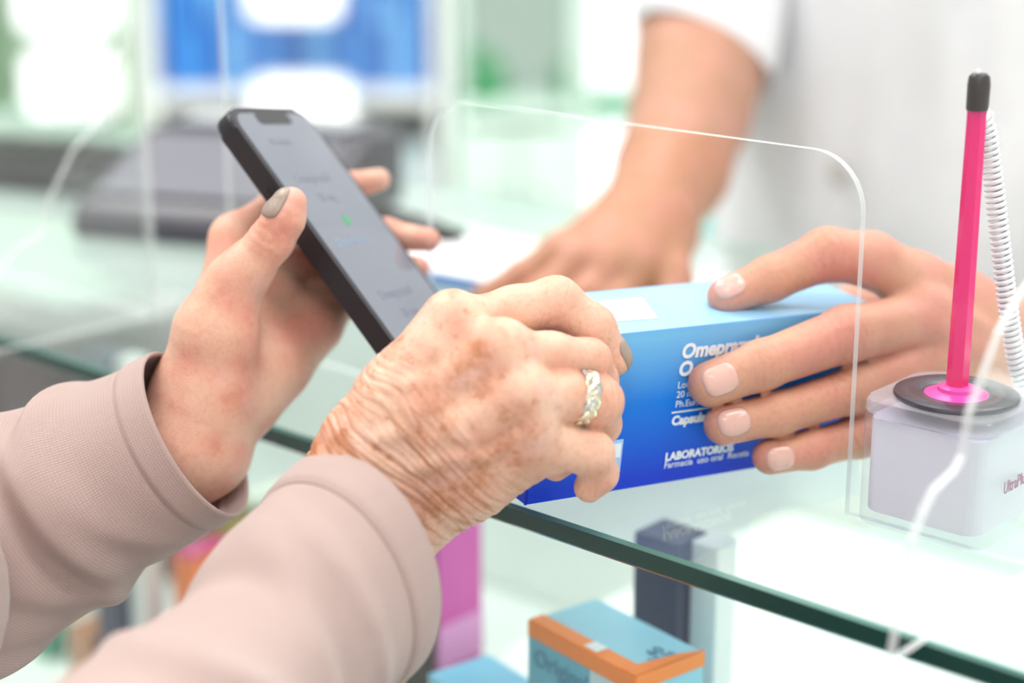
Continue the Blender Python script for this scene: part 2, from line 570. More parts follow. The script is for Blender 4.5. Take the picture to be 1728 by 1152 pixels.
def knit(name, col, scale=1500.0, bump=0.35):
    m, nt, b = new_mat(name); N = nt.nodes; L = nt.links
    b.inputs['Roughness'].default_value = 0.9; b.inputs['Specular IOR Level'].default_value = 0.15
    b.inputs['Sheen Weight'].default_value = 0.25; b.inputs['Sheen Roughness'].default_value = 0.5
    at = N.new('ShaderNodeTexCoord')
    n = N.new('ShaderNodeTexNoise'); n.inputs['Scale'].default_value = 45; n.inputs['Detail'].default_value = 3; L.new(at.outputs['Object'], n.inputs['Vector'])
    mr = N.new('ShaderNodeMapRange'); mr.inputs[3].default_value = 0.93; mr.inputs[4].default_value = 1.06; L.new(n.outputs['Fac'], mr.inputs[0])
    uv = N.new('ShaderNodeAttribute'); uv.attribute_name = 'cloth'
    w1 = N.new('ShaderNodeTexWave'); w1.inputs['Scale'].default_value = 0.32; w1.bands_direction = 'X'; w1.inputs['Distortion'].default_value = 0.6
    w2 = N.new('ShaderNodeTexWave'); w2.inputs['Scale'].default_value = 0.32; w2.bands_direction = 'Y'; w2.inputs['Distortion'].default_value = 0.6
    L.new(uv.outputs['Vector'], w1.inputs['Vector']); L.new(uv.outputs['Vector'], w2.inputs['Vector'])
    mlt = N.new('ShaderNodeMath'); mlt.operation = 'MULTIPLY'; L.new(w1.outputs['Fac'], mlt.inputs[0]); L.new(w2.outputs['Fac'], mlt.inputs[1])
    mr2 = N.new('ShaderNodeMapRange'); mr2.inputs[3].default_value = 0.93; mr2.inputs[4].default_value = 1.05; L.new(mlt.outputs[0], mr2.inputs[0])
    mm = N.new('ShaderNodeMath'); mm.operation = 'MULTIPLY'; L.new(mr.outputs[0], mm.inputs[0]); L.new(mr2.outputs[0], mm.inputs[1])
    sc = N.new('ShaderNodeVectorMath'); sc.operation = 'SCALE'; sc.inputs[0].default_value = col[:3]; L.new(mm.outputs[0], sc.inputs['Scale'])
    L.new(sc.outputs[0], b.inputs['Base Color'])
    bp = N.new('ShaderNodeBump'); bp.inputs['Strength'].default_value = bump; bp.inputs['Distance'].default_value = 0.0004
    L.new(mlt.outputs[0], bp.inputs['Height']); L.new(bp.outputs[0], b.inputs['Normal'])
    return m


M_WHITE = plain('white_laminate', srgb(236, 240, 238), 0.35)
M_MINT = plain('mint_laminate', srgb(214, 236, 224), 0.35)
M_NAVY = plain('navy_powder_coat', srgb(30, 42, 78), 0.35)
M_GREY = plain('grey_metal', srgb(176, 176, 182), 0.35, 0.3)
M_DARK = plain('dark_plastic', srgb(34, 33, 38), 0.4, bump=0.2)
M_BLACK = plain('black_plastic', srgb(20, 20, 22), 0.3)
M_GLASS = clear('counter_glass', (0.955, 0.985, 0.972), 1.52, 0.02, 0.06, srgb(232, 246, 241))  # pale haze: surface smudges plus the milky reflection put in as diffuse colour
M_GEDGE = plain('green_glass_edge', srgb(12, 58, 52), 0.15, 0, 0.2, 60, coat=0.15)
M_GARRIS = plain('pale_glass_arris', srgb(96, 140, 132), 0.2)
M_FRONT = clear('front_glass', (0.965, 0.99, 0.98), 1.5, 0.02, 0.015)
M_ACR = clear('clear_acrylic', (0.985, 0.99, 0.99), 1.49, 0.03, 0.012)
M_ACRE = clear('acrylic_cut_edge', (0.80, 0.84, 0.84), 1.49, 0.15, 0.46, srgb(246, 250, 250))
M_ACRC = clear('pen_stand_acrylic', (0.95, 0.95, 0.97), 1.49, 0.03, 0.05)

# ------------------------------------------------------------------ the counter's own axes
E0 = G(860, 850); E1 = G(1728, 1135)
ED = nrm(E1 - E0); ED[2] = 0; ED = nrm(ED)                 # along the front edge
ND = np.array([-ED[1], ED[0], 0.0])                       # into the counter, away from the customer
ZD = np.array([0, 0, 1.0])
def C(s, o, z): return E0 + ED * s + ND * o + ZD * z


def s_at(px, o, z=0.1):
    # position along the counter where a sight line's column meets the upright plane at offset o
    u = (px - 864) / FPX
    lo, hi = -3.0, 1.0
    for _ in range(60):
        m = (lo + hi) / 2; q = C(m, o, z) - EYE
        if (q @ RIGHT) / (q @ FWD) < u: lo = m
        else: hi = m
    return lo

# ------------------------------------------------------------------ the room
def struct(name, c, hx, hy, hz, mat):
    o = box(name, c, (hx, 0, 0), (0, hy, 0), (0, 0, hz), mat); o['kind'] = 'structure'; return o


def tile_mat(name, col, line, scale):
    m, nt, b = new_mat(name); N = nt.nodes; L = nt.links
    tc = N.new('ShaderNodeTexCoord'); br = N.new('ShaderNodeTexBrick'); br.offset = 0
    br.inputs['Scale'].default_value = scale; br.inputs['Color1'].default_value = col; br.inputs['Color2'].default_value = tuple(c * 0.95 for c in col[:3]) + (1,)
    br.inputs['Mortar'].default_value = line; br.inputs['Mortar Size'].default_value = 0.01; br.inputs['Brick Width'].default_value = 0.5; br.inputs['Row Height'].default_value = 0.5
    L.new(tc.outputs['Object'], br.inputs['Vector']); L.new(br.outputs['Color'], b.inputs['Base Color']); b.inputs['Roughness'].default_value = 0.25
    return m


struct('floor', (0, 1.6, -0.05), 3.6, 4.0, 0.05, tile_mat('floor_tiles', srgb(206, 204, 198), srgb(150, 148, 144), 1.0))
struct('ceiling', (0, 1.6, 2.77), 3.6, 4.0, 0.05, plain('ceiling_paint', srgb(240, 240, 238), 0.9))
struct('wall_back', (0, 5.55, 1.36), 3.6, 0.05, 1.36, plain('back_wall_paint', srgb(222, 236, 230), 0.7))
struct('wall_right', (3.55, 1.6, 1.36), 0.05, 4.0, 1.36, plain('side_wall_paint', srgb(238, 240, 238), 0.8))
struct('wall_left', (-3.55, 1.6, 1.36), 0.05, 4.0, 1.36, plain('side_wall_paint', srgb(238, 240, 238), 0.8))
WHERE = ['over the keyboard end of the counter', 'over the pen stand', 'over the pharmacist', 'over the pale green unit', 'over the wall beyond the pharmacist', 'behind the customer']
for (x, y, p), wh in zip(LAMPS, WHERE):
    t = empty('ceiling_lamp', (x, y, 2.72), 'flat white rectangular lamp panel on the ceiling ' + wh, 'lamp', 'ceiling lamp panels')
    bm = obox((x, y, 2.705), (0.60, 0, 0), (0, 0.30, 0), (0, 0, 0.015), 0.004)
    link('lamp_frame', from_bm('lamp_frame', bm), t, M_WHITE)
    box('diffuser', (x, y, 2.685), (0.57, 0, 0), (0, 0.27, 0), (0, 0, 0.004), emit('lamp_diffuser', (1, 0.985, 0.96), 6), t)

# ------------------------------------------------------------------ the glass showcase counter
S0, S1, OD = -1.75, 0.95, 0.40
case = empty('display_counter', C((S0 + S1) / 2, OD / 2, -ZC), 'long glass topped pharmacy display counter with white interior and navy posts', 'counter')
TH = 0.0085
bm = bmesh.new()
bv = 0.0012
prof = [(0.0, -TH + bv), (0.0, -bv), (bv, 0.0), (OD - bv, 0.0), (OD, -bv), (OD, -TH + bv), (OD - bv, -TH), (bv, -TH)]
a_ = [bm.verts.new(V(C(S0, o, z))) for o, z in prof]; b_ = [bm.verts.new(V(C(S1, o, z))) for o, z in prof]
n_ = len(prof); bm.faces.new(a_[::-1]).material_index = 1; bm.faces.new(b_).material_index = 1
for i in range(n_):
    fce = bm.faces.new((a_[i], a_[(i + 1) % n_], b_[(i + 1) % n_], b_[i]))
    fce.material_index = {0: 1, 1: 2, 2: 0, 3: 3, 4: 3, 5: 3, 6: 0, 7: 1}[i]
link('glass_top', from_bm('glass_top', bm), case, [M_GLASS, M_GEDGE, M_GARRIS, plain('polished_back_edge', srgb(214, 236, 230), 0.2)])
ztop = -TH - 0.0006
FO = 0.008
box('front_glass', C((S0 + S1) / 2, FO + 0.003, (ztop - 0.60) / 2), ED * (S1 - S0) / 2, ND * 0.003, ZD * ((0.60 + ztop) / 2), M_FRONT, case)
POST_S = [-1.60, -0.95, s_at(176, 0.098, -0.03), s_at(1134, 0.098, -0.03), 0.62]
PTOP = -0.040
for s in POST_S:
    box('post', C(s, 0.098, (PTOP - 0.62) / 2), ED * 0.0115, ND * 0.010, ZD * ((0.62 + PTOP) / 2), M_NAVY, case, 0.0015)
    box('glass_channel', C(s + 0.0185, 0.102, (PTOP - 0.62) / 2), ED * 0.0065, ND * 0.007, ZD * ((0.62 + PTOP) / 2), M_WHITE, case, 0.001)
box('back_panel', C((S0 + S1) / 2, OD - 0.012, -0.32), ED * (S1 - S0) / 2, ND * 0.008, ZD * 0.30, plain('case_back', srgb(240, 248, 244), 0.4), case)
SHZ = -0.145
SHL = -0.262
SX = s_at(768, 0.10, -0.10)
box('shelf', C((SX + S1) / 2, 0.198, SHZ - 0.006), ED * (S1 - SX) / 2, ND * 0.18, ZD * 0.006, plain('shelf_white', srgb(240, 247, 244), 0.25), case, 0.001)
box('shelf', C((S0 + SX - .004) / 2, 0.198, SHL - 0.006), ED * (SX - .004 - S0) / 2, ND * 0.18, ZD * 0.006, plain('shelf_white', srgb(240, 247, 244), 0.25), case, 0.001)
box('plinth', C((S0 + S1) / 2, 0.20, -0.775), ED * (S1 - S0) / 2, ND * 0.185, ZD * 0.175, M_WHITE, case, 0.003)
# lamp strip under the glass at the back of the case
box('lamp_strip', C((S0 + S1) / 2, OD - 0.03, -0.022), ED * (S1 - S0) / 2 * 0.98, ND * 0.008, ZD * 0.005, emit('case_lamp_strip', (0.96, 1, 0.98), 2.6), case)
l = area('case_lamp_light', V(C(-0.3, OD - 0.06, -0.03)), (0, 0, math.atan2(ED[1], ED[0])), 2.3, 0.03, 1.6, (0.95, 1, 0.98))
l.rotation_euler = (math.radians(-35), 0, math.atan2(ED[1], ED[0]))

# ------------------------------------------------------------------ acrylic guard with the pass-through opening
A_ = G(1425, 868); GO = float((A_ - E0) @ ND); GS = float((A_ - E0) @ ED)
B_ = G(1728, 963); BS = float((B_ - E0) @ ED)
def guard(name, s_left, s_right, o, hole, top, fins, label):
    root = empty(name, C((s_left + s_right) / 2, o, 0), label, 'screen')
    h0, h1, hz = hole; R = 0.020
    pts = [(s_left, 0.0003), (h0, 0.0003)]
    for k in range(0, 9):
        a = math.pi - k * math.pi / 16; pts.append((h0 + R + R * math.cos(a), hz - R + R * math.sin(a)))
    for k in range(0, 9):
        a = math.pi / 2 - k * math.pi / 16; pts.append((h1 - R + R * math.cos(a), hz - R + R * math.sin(a)))
    pts += [(h1, 0.0003), (s_right, 0.0003), (s_right, top), (s_left, top)]
    bm = prism([C(s, o, z) for s, z in pts], ND * 0.003)
    link('sheet', from_bm('sheet', bm), root, [M_ACR, M_ACRE])
    for s, prof in fins:
        bm = prism([C(s, o - q, z) for q, z in prof], ED * 0.003)
        link('support_fin', from_bm('support_fin', bm), root, [M_ACR, M_ACRE])
    return root


def on_fin(px, py, s):
    u = (px - 864) / FPX; v = (py - 576) / FPX; r = FWD + u * RIGHT - v * UP
    p0 = C(s, 0, 0); t = ((p0 - EYE) @ ED) / (r @ ED); x = EYE + t * r
    return (GO - float((x - E0) @ ND), float(x[2] - ZC))
FINPX = [(1497, 1056), (1529, 912), (1547, 866), (1567, 824), (1603, 790), (1615, 765), (1626, 697), (1645, 644), (1676, 560), (1706, 505), (1728, 474)]
fin_prof = [on_fin(x, y, BS) for x, y in FINPX]
fin_prof = [(max(q, 0.006), max(z, 0.0003)) for q, z in fin_prof]
fin_prof[0] = (fin_prof[0][0], 0.0003)
fin_prof = [(-0.0005, 0.0003)] + fin_prof + [(0.008, fin_prof[-1][1] + 0.03), (-0.0005, fin_prof[-1][1] + 0.045)]
HZ = 0.0
# height of the opening: the sight line through its top right corner
u = (1447 - 864) / FPX; v = (262 - 576) / FPX; r = FWD + u * RIGHT - v * UP
t_ = ((C(0, GO, 0) - EYE) @ ND) / (r @ ND); HZ = float((EYE + t_ * r)[2] - ZC)
guard('sneeze_guard', s_at(377, GO), BS + 0.0031, GO, (s_at(720, GO), GS, HZ), 0.50, [(BS, fin_prof)],
      'clear acrylic screen with a rounded opening the medicine box passes through')
guard('sneeze_guard', -1.35, s_at(240, GO), GO, (-1.2, -0.95, HZ), 0.50, [(s_at(240, GO) - 0.004, fin_prof)],
      'clear acrylic screen further along the counter, before the black till')

# ------------------------------------------------------------------ the blue medicine box
BL = nrm(camv(0.845, 0.088, 0.515)); BV = camv(0.107, 0.949, -0.299); BV = nrm(BV - BL * (BV @ BL)); BD = np.cross(BV, BL); BD = BD if BD @ FWD > 0 else -BD
BC = P(887, 848, 0.6013); LB, HB, DB = 0.151, 0.0568, 0.046
low = min((BC + a * BL * LB + b * BD * DB)[2] for a in (0, 1) for b in (0, 1)) - ZC
BC = BC + ZD * (0.0006 - low)


def gradient_print(name, top, mid, bot, axis, origin, height):
    m, nt, b = new_mat(name); N = nt.nodes; L = nt.links
    b.inputs['Roughness'].default_value = 0.4; b.inputs['Specular IOR Level'].default_value = 0.25
    g = N.new('ShaderNodeNewGeometry')   # the printed fade is carried by a height attribute
    at = N.new('ShaderNodeAttribute'); at.attribute_name = 'fade'
    cr = N.new('ShaderNodeValToRGB'); cr.color_ramp.elements[0].position = 0.05; cr.color_ramp.elements[0].color = bot
    cr.color_ramp.elements[1].position = 0.97; cr.color_ramp.elements[1].color = top
    e = cr.color_ramp.elements.new(0.55); e.color = mid
    L.new(at.outputs['Fac'], cr.inputs[0]); L.new(cr.outputs[0], b.inputs['Base Color'])
    N.remove(g)
    return m


mbox = empty('medicine_box', BC, 'blue medicine carton held between the two hands over the glass counter', 'box')
bm = obox(BC + BL * LB / 2 + BV * HB / 2 + BD * DB / 2, BL * LB / 2, BV * HB / 2, BD * DB / 2, 0.0007, 2)
bmesh.ops.subdivide_edges(bm, edges=[e for e in bm.edges if abs(nrm(np.array(e.verts[0].co - e.verts[1].co)) @ BV) > 0.9], cuts=6)
me = from_bm('carton', bm)
fd = [float((np.array(v.co) - BC) @ BV) / HB for v in me.vertices]
at = me.attributes.new('fade', 'FLOAT', 'POINT'); at.data.foreach_set('value', np.array(fd, np.float32))
link('carton', me, mbox, gradient_print('blue_fade_print', srgb(120, 190, 236), srgb(4, 120, 224), srgb(0, 54, 206), None, None, None))
M_PRINT = plain('white_print', srgb(240, 246, 252), 0.4)
M_PRINT2 = plain('pale_blue_print', srgb(170, 205, 245), 0.4)
# flaps and the pale lid
box('lid_flap', BC + BL * LB / 2 + BV * (HB + 0.0004) + BD * DB / 2, BL * (LB / 2 - 0.0006), BV * 0.0004, BD * (DB / 2 - 0.0006), plain('pale_blue_card', srgb(150, 203, 240), 0.3), mbox, 0.0002)


def onbox(px, py):
    u = (px - 864) / FPX; v = (py - 576) / FPX; r = FWD + u * RIGHT - v * UP
    t = ((BC - EYE) @ BD) / (r @ BD); x = EYE + t * r
    return float((x - BC) @ BL), float((x - BC) @ BV)
def ontop(px, py):
    u = (px - 864) / FPX; v = (py - 576) / FPX; r = FWD + u * RIGHT - v * UP
    t = ((BC + BV * HB - EYE) @ BV) / (r @ BV); x = EYE + t * r
    return float((x - BC) @ BL), float((x - BC) @ BD)
def bx_text(name, s, px, py, size, mat=None, **k):
    a, b = onbox(px, py)
    text(name, s, size, BC + BL * a + BV * b - BD * 0.0, BL, BV, mat or M_PRINT, mbox, lift=0.0003, **k)
bx_text('printed_name', 'Omeprazol', 1148, 604, 0.0074, bold=0.00030, shear=0.12)
bx_text('printed_name', 'O', 1143, 634, 0.0074, bold=0.00030, shear=0.1)
for y, s in ((655, 'Lote'), (671, '20 mg'), (687, 'Ph.Eur.')):
    bx_text('printed_line', s, 1142 - (y - 655) * 0.12, y, 0.0036)
bx_text('printed_line', 'Capsulas', 1132, 717, 0.0048, bold=0.00022)
bx_text('printed_maker', 'LABORATORIOS', 1121, 777, 0.0042, bold=0.00018)
bx_text('printed_maker', 'Farmacia  uso oral  Receta', 1119, 790, 0.0036)
a, b = onbox(1133, 696)
box('printed_rule', BC + BL * (a + 0.020) + BV * b - BD * 0.0002, BL * 0.020, BV * 0.0003, BD * 0.0001, M_PRINT, mbox)
a, b = onbox(1034, 770)
bm = obox(BC + BL * a + BV * b - BD * 0.0002, BL * 0.0036, BV * 0.0062, BD * 0.0001); link('printed_emblem', from_bm('printed_emblem', bm), mbox, M_PRINT2)
bm = obox(BC + BL * (a + 0.0004) + BV * (b + 0.0022) - BD * 0.0004, BL * 0.0024, BV * 0.0026, BD * 0.0001); link('printed_emblem', from_bm('printed_emblem', bm), mbox, M_PRINT)
c0 = ontop(1010, 512); c1 = ontop(1083, 507); c2 = ontop(1110, 541)
lab_poly = [c0, c1, c2, (c0[0] + c2[0] - c1[0], c0[1] + c2[1] - c1[1])]
bm = prism([BC + BL * a + BD * b + BV * (HB + 0.0009) for a, b in lab_poly], BV * 0.0001); link('price_label', from_bm('price_label', bm), mbox, [M_PRINT, M_PRINT])
ctr = np.mean([BC + BL * a + BD * b for a, b in lab_poly], 0) + BV * (HB + 0.0011)
for k in range(9):
    if k in (3,): continue
    box('bar', ctr + BL * (k - 4) * 0.0016, BL * (0.00025 + 0.0002 * (k % 3)), BD * 0.0040, BV * 0.00005, plain('faint_bar', srgb(206, 216, 232), 0.5), mbox)

# ------------------------------------------------------------------ the phone
PT = P(376, 181, 0.650)
pb = nrm(camv(0.34, 0.118, 0.93)); pa = camv(0.587, -0.801, -0.113); pa = nrm(pa - pb * (pa @ pb)); pn = np.cross(pa, pb)
pn = pn if pn @ FWD < 0 else -pn
PW, PL, PTH = 0.0655, 0.140, 0.0080
ph = empty('mobile_phone', PT, 'black smartphone with a pale lit screen held up by the customer', 'phone')


def rrect(c, ax, ay, hx, hy, R, n=8):
    out = []
    for (sx, sy, a0) in ((1, 1, 0), (-1, 1, 90), (-1, -1, 180), (1, -1, 270)):
        for k in range(n + 1):
            a = math.radians(a0 + 90 * k / n)
            out.append(c + ax * (sx * (hx - R) + R * math.cos(a)) + ay * (sy * (hy - R) + R * math.sin(a)))
    return out


pc = PT + pb * PW / 2 + pa * PL / 2
bm = prism(rrect(pc - pn * PTH, pb, pa, PW / 2, PL / 2, 0.009), pn * PTH)
bmesh.ops.bevel(bm, geom=[e for e in bm.edges if abs(abs(nrm(np.array(e.verts[0].co - e.verts[1].co)) @ pn)) < 0.1], offset=0.0016, segments=3, profile=0.5, affect='EDGES')
for f_ in bm.faces: f_.material_index = 0
link('phone_case', from_bm('phone_case', bm), ph, plain('phone_black_case', srgb(34, 32, 38), 0.35, bump=0.1))


def screen_mat():
    m, nt, b = new_mat('phone_screen'); N = nt.nodes; L = nt.links
    b.inputs['Base Color'].default_value = srgb(40, 40, 46); b.inputs['Roughness'].default_value = 0.08
    b.inputs['Emission Color'].default_value = srgb(170, 178, 190); b.inputs['Emission Strength'].default_value = 0.85
    return m


M_SCR = screen_mat()
bm = prism(rrect(pc + pn * 0.0001, pb, pa, PW / 2 - 0.0028, PL / 2 - 0.0030, 0.007), pn * 0.0002)
scr = link('phone_screen', from_bm('phone_screen', bm), ph, [M_SCR, M_SCR])
tp = pc - pa * (PL / 2 - 0.0055) + pn * 0.0003
bm = prism(rrect(tp, pb, pa, 0.0135, 0.0028, 0.0022, 4), pn * 0.0002); link('notch', from_bm('notch', bm), ph, [M_BLACK, M_BLACK])
M_TXT = plain('screen_text_grey', srgb(120, 122, 138), 0.4); M_TXG = plain('screen_tick_green', srgb(70, 160, 110), 0.4); M_TXB = plain('screen_text_blue', srgb(140, 165, 190), 0.4)


def scr_text(s, u, v, size, mat):
    u *= .89; v *= .91; size *= .9; o = PT + pb * u + pa * v
    text('screen_text', s, size, o, pb, -pa, mat, ph, lift=0.0004, extrude=0.00002)


for (v0) in (0.0, 0.060):
    if v0 == 0: scr_text('Mi receta', 0.018, 0.020, 0.0050, M_TXT)
    scr_text('Omeprazol', 0.016, 0.040 + v0, 0.0072, M_TXT)
    scr_text('20 mg', 0.025, 0.050 + v0, 0.0068, M_TXT)
    scr_text('Disponible hoy', 0.012, 0.072 + v0, 0.0052, M_TXB)
    bm = prism(rrect(PT + pb * 0.032 + pa * (0.055 + v0 * .91) + pn * 0.0004, pb, pa, 0.0028, 0.0022, 0.0020, 5), pn * 0.0001)
    link('screen_tick', from_bm('screen_tick', bm), ph, [M_TXG, M_TXG])
scr_text('Recoger', 0.020, 0.143, 0.0052, M_TXB)
box('side_button', pc - pb * (PW / 2 + 0.0002) - pn * PTH / 2 - pa * 0.030, pb * 0.0004, pa * 0.006, pn * 0.0012, M_BLACK, ph, 0.0002)

# ------------------------------------------------------------------ pen stand, pen and coiled cord
HSZ = 0.0455
hc_ = G(1614, 664, HSZ); hs = 0.0236
hb = np.array([hc_[0], hc_[1], ZC])
ps = empty('pen_stand', hb, 'clear acrylic cube pen stand with white insert and dark ring on top', 'pen stand')
def rblock(c, hx, hy, z0, z1, R, bev):
    bm = prism(rrect(c + ZD * z0, ED, ND, hx, hy, R, 6), ZD * (z1 - z0))
    if bev: bmesh.ops.bevel(bm, geom=[e for e in bm.edges if abs(e.verts[0].co.z - e.verts[1].co.z) < 1e-6], offset=bev, segments=2, profile=0.5, affect='EDGES')
    for f_ in bm.faces: f_.material_index = 0
    return bm
link('acrylic_shell', from_bm('acrylic_shell', rblock(hb, hs, hs, 0.0005, HSZ - 0.0065, 0.006, 0.0008)), ps, M_ACRC)
link('white_insert', from_bm('white_insert', rblock(hb, hs - 0.0022, hs - 0.0022, 0.0045, HSZ - 0.0075, 0.005, 0.0006)), ps, plain('insert_card', srgb(228, 226, 236), 0.45))
link('top_plate', from_bm('top_plate', rblock(hb, hs + 0.0004, hs + 0.0004, HSZ - 0.006, HSZ - 0.001, 0.008, 0.0012)), ps, clear('stand_top_acrylic', (0.93, 0.92, 0.96), 1.49, 0.05, 0.22, srgb(232, 230, 240)))
lathe_obj('ring', [(0.0118, 0.0), (0.0208, 0.0), (0.0212, 0.0008), (0.0208, 0.0016), (0.0180, 0.0024), (0.0138, 0.0018), (0.0118, 0.0012)], hb + ZD * (HSZ - 0.001), ZD, plain('dark_ring', srgb(58, 52, 64), 0.25), ps, 56)
lathe_obj('socket', [(0.0117, 0.0), (0.0117, 0.0006), (0.0100, 0.0014), (0.0066, 0.0022), (0.0064, 0.0034), (0.0044, 0.0040)], hb + ZD * (HSZ - 0.0008), ZD, plain('magenta_socket', srgb(232, 70, 170), 0.3), ps, 48)
rt = hb + ED * (hs - 0.0020)
text('printed_word', 'UltraPlus', 0.0062, hb - ND * 0.0088 + ED * (hs + 0.0003) + ZD * 0.0175, ND, ZD, plain('plum_print', srgb(150, 70, 110), 0.5), ps, bold=0.00006, sx=0.75)
pen_b = hb + ZD * (HSZ + 0.0026)
pen = empty('pen', pen_b, 'translucent hot pink pen with black cap standing in the acrylic stand', 'pen')
def pink():
    m, nt, b = new_mat('pink_translucent_plastic')
    b.inputs['Base Color'].default_value = srgb(255, 24, 150); b.inputs['Roughness'].default_value = 0.15
    b.inputs['Coat Weight'].default_value = 0.4
    t = nt.nodes.new('ShaderNodeBsdfTranslucent'); t.inputs[0].default_value = srgb(255, 50, 165)
    mx = nt.nodes.new('ShaderNodeMixShader'); mx.inputs[0].default_value = 0.45
    nt.links.new(b.outputs[0], mx.inputs[1]); nt.links.new(t.outputs[0], mx.inputs[2]); nt.links.new(mx.outputs[0], nt.nodes['Material Output'].inputs[0])
    return m
PH = 0.0945
lathe_obj('barrel', [(0.0026, -0.0020), (0.0037, 0.0005), (0.0037, 0.010), (0.0034, 0.05), (0.0031, PH)], pen_b, ZD, pink(), pen, 6, False)
lathe_obj('ink_tube', [(0.0012, 0.004), (0.0012, PH * 0.98)], pen_b + ZD * 0.0, ZD, plain('ink_tube_pink', srgb(230, 20, 110), 0.3), pen, 10)
lathe_obj('cap', [(0.0033, PH - 0.0005), (0.0036, PH), (0.0037, PH + 0.008), (0.0034, PH + 0.0105), (0.0024, PH + 0.0115)], pen_b, ZD, plain('black_cap', srgb(40, 34, 34), 0.35), pen, 24)
CT = pen_b + ZD * (PH + 0.010)
cpx = [(1658, 196, .598), (1666, 228, .600), (1674, 285, .603), (1684, 370, .606), (1694, 460, .610), (1704, 540, .614), (1716, 610, .618), (1732, 670, .622), (1748, 730, .628), (1756, 800, .634)]
core = catmull([P(*c) for c in cpx], 900)
seg = np.linalg.norm(np.diff(core, axis=0), axis=1); sl_ = np.concatenate([[0], np.cumsum(seg)])
tgc = np.gradient(core, axis=0); tgc /= np.linalg.norm(tgc, axis=1)[:, None]
uu = nrm(np.cross(tgc[0], [0, 1, 0])); coil = []
for i in range(900):
    uu = nrm(uu - tgc[i] * (uu @ tgc[i])); bb = np.cross(tgc[i], uu); pit = 0.00205
    a = 2 * math.pi * sl_[i] / pit; rr = 0.0028 * min(1.0, 0.35 + sl_[i] / 0.004)
    coil.append(core[i] + rr * (math.cos(a) * uu + math.sin(a) * bb))
lead = catmull([CT + np.array([-0.001, -0.002, 0.0025]), P(1635, 180, .596), P(1640, 196, .594), P(1654, 206, .593), P(1668, 196, .595), P(1664, 181, .597), P(1652, 186, .599), P(1654, 200, .600), P(1668, 206, .598), P(1674, 192, .597), coil[0]], 90)
vs, fs = tube(np.vstack([lead[:-1], np.array(coil)]), 0.00086, 7)
tag(link('coiled_cord', mesh_np('coiled_cord', vs, fs), None, plain('white_cord', srgb(240, 240, 242), 0.35)), 'white coiled plastic cord tied to the pink pen\'s cap', 'cord')

# ------------------------------------------------------------------ people
def J(px, py, d, r): return (P(px, py, d), r * d / FPX)
def W(x, y, z, r): return (np.array([x, y, ZC + z]), r)


M_SKIN_A = skin('mature_skin', srgb(234, 192, 167), srgb(184, 116, 74), srgb(226, 168, 144), spots=0.85, lines=0.75, sss=0.10)
M_SKIN_A2 = skin('mature_skin_soft', srgb(232, 186, 162), srgb(190, 126, 92), srgb(226, 158, 140), spots=0.3, sss=0.10)
M_SKIN_B = skin('tan_skin', srgb(208, 156, 128), srgb(176, 116, 88), srgb(212, 146, 128), sss=0.10)
M_SKIN_B2 = skin('tan_skin_dimmed', srgb(182, 132, 102), srgb(158, 104, 78), srgb(196, 138, 116), sss=0.10)  # same skin, tanner and darkened to put the arm's dimmer light into its colour
M_NAILP = plain('taupe_nail_varnish', srgb(160, 142, 130), 0.45, coat=0.1)
M_NAILN = plain('bare_nail', srgb(222, 176, 163), 0.25, coat=0.3)
M_KNIT = knit('beige_jersey', srgb(180, 157, 151)[:3])
M_COAT = knit('white_coat_cloth', srgb(244, 244, 247)[:3], bump=0.1)
M_TROU = plain('grey_trouser_cloth', srgb(84, 84, 92), 0.9)
M_SHOE = plain('dark_leather', srgb(50, 42, 40), 0.4)
M_HAIRA = plain('grey_hair', srgb(176, 170, 164), 0.6, noise=0.25, nscale=120)
M_HAIRB = plain('brown_hair', srgb(62, 44, 34), 0.55, noise=0.25, nscale=120)


def joined(name, pieces, parent, mats):
    """several surfaces of one body in one mesh object; pieces: (vs, fs, attrs, material index)"""
    V_, F_, mi, A = [], [], [], {'hc': [], 'red': [], 'wm': []}
    n = 0
    for vs, fs, at, m in pieces:
        V_.append(vs); F_.append(fs + n); mi.append(np.full(len(fs), m, np.int32)); n += len(vs)
        for k in A:
            d = at.get(k) if at else None
            if d is None: d = vs * 1000.0 if k == 'hc' else np.zeros(len(vs))
            A[k].append(d)
    me = mesh_np(name, np.vstack(V_), np.vstack(F_), True, {k: np.concatenate(a) for k, a in A.items()})
    me.polygons.foreach_set('material_index', np.concatenate(mi))
    return link(name, me, parent, mats)


def sdf_mesh(f, lo, hi, h, fold=None):
    vs, fs = surface_nets(f, np.asarray(lo, float), np.asarray(hi, float), h)
    vs = project(f, vs, 2); vs = relax(vs, fs, 1, 0.3)
    if fold is not None:
        vs = vs + grad(f, vs) * fold(vs)[:, None]
    return vs, fs


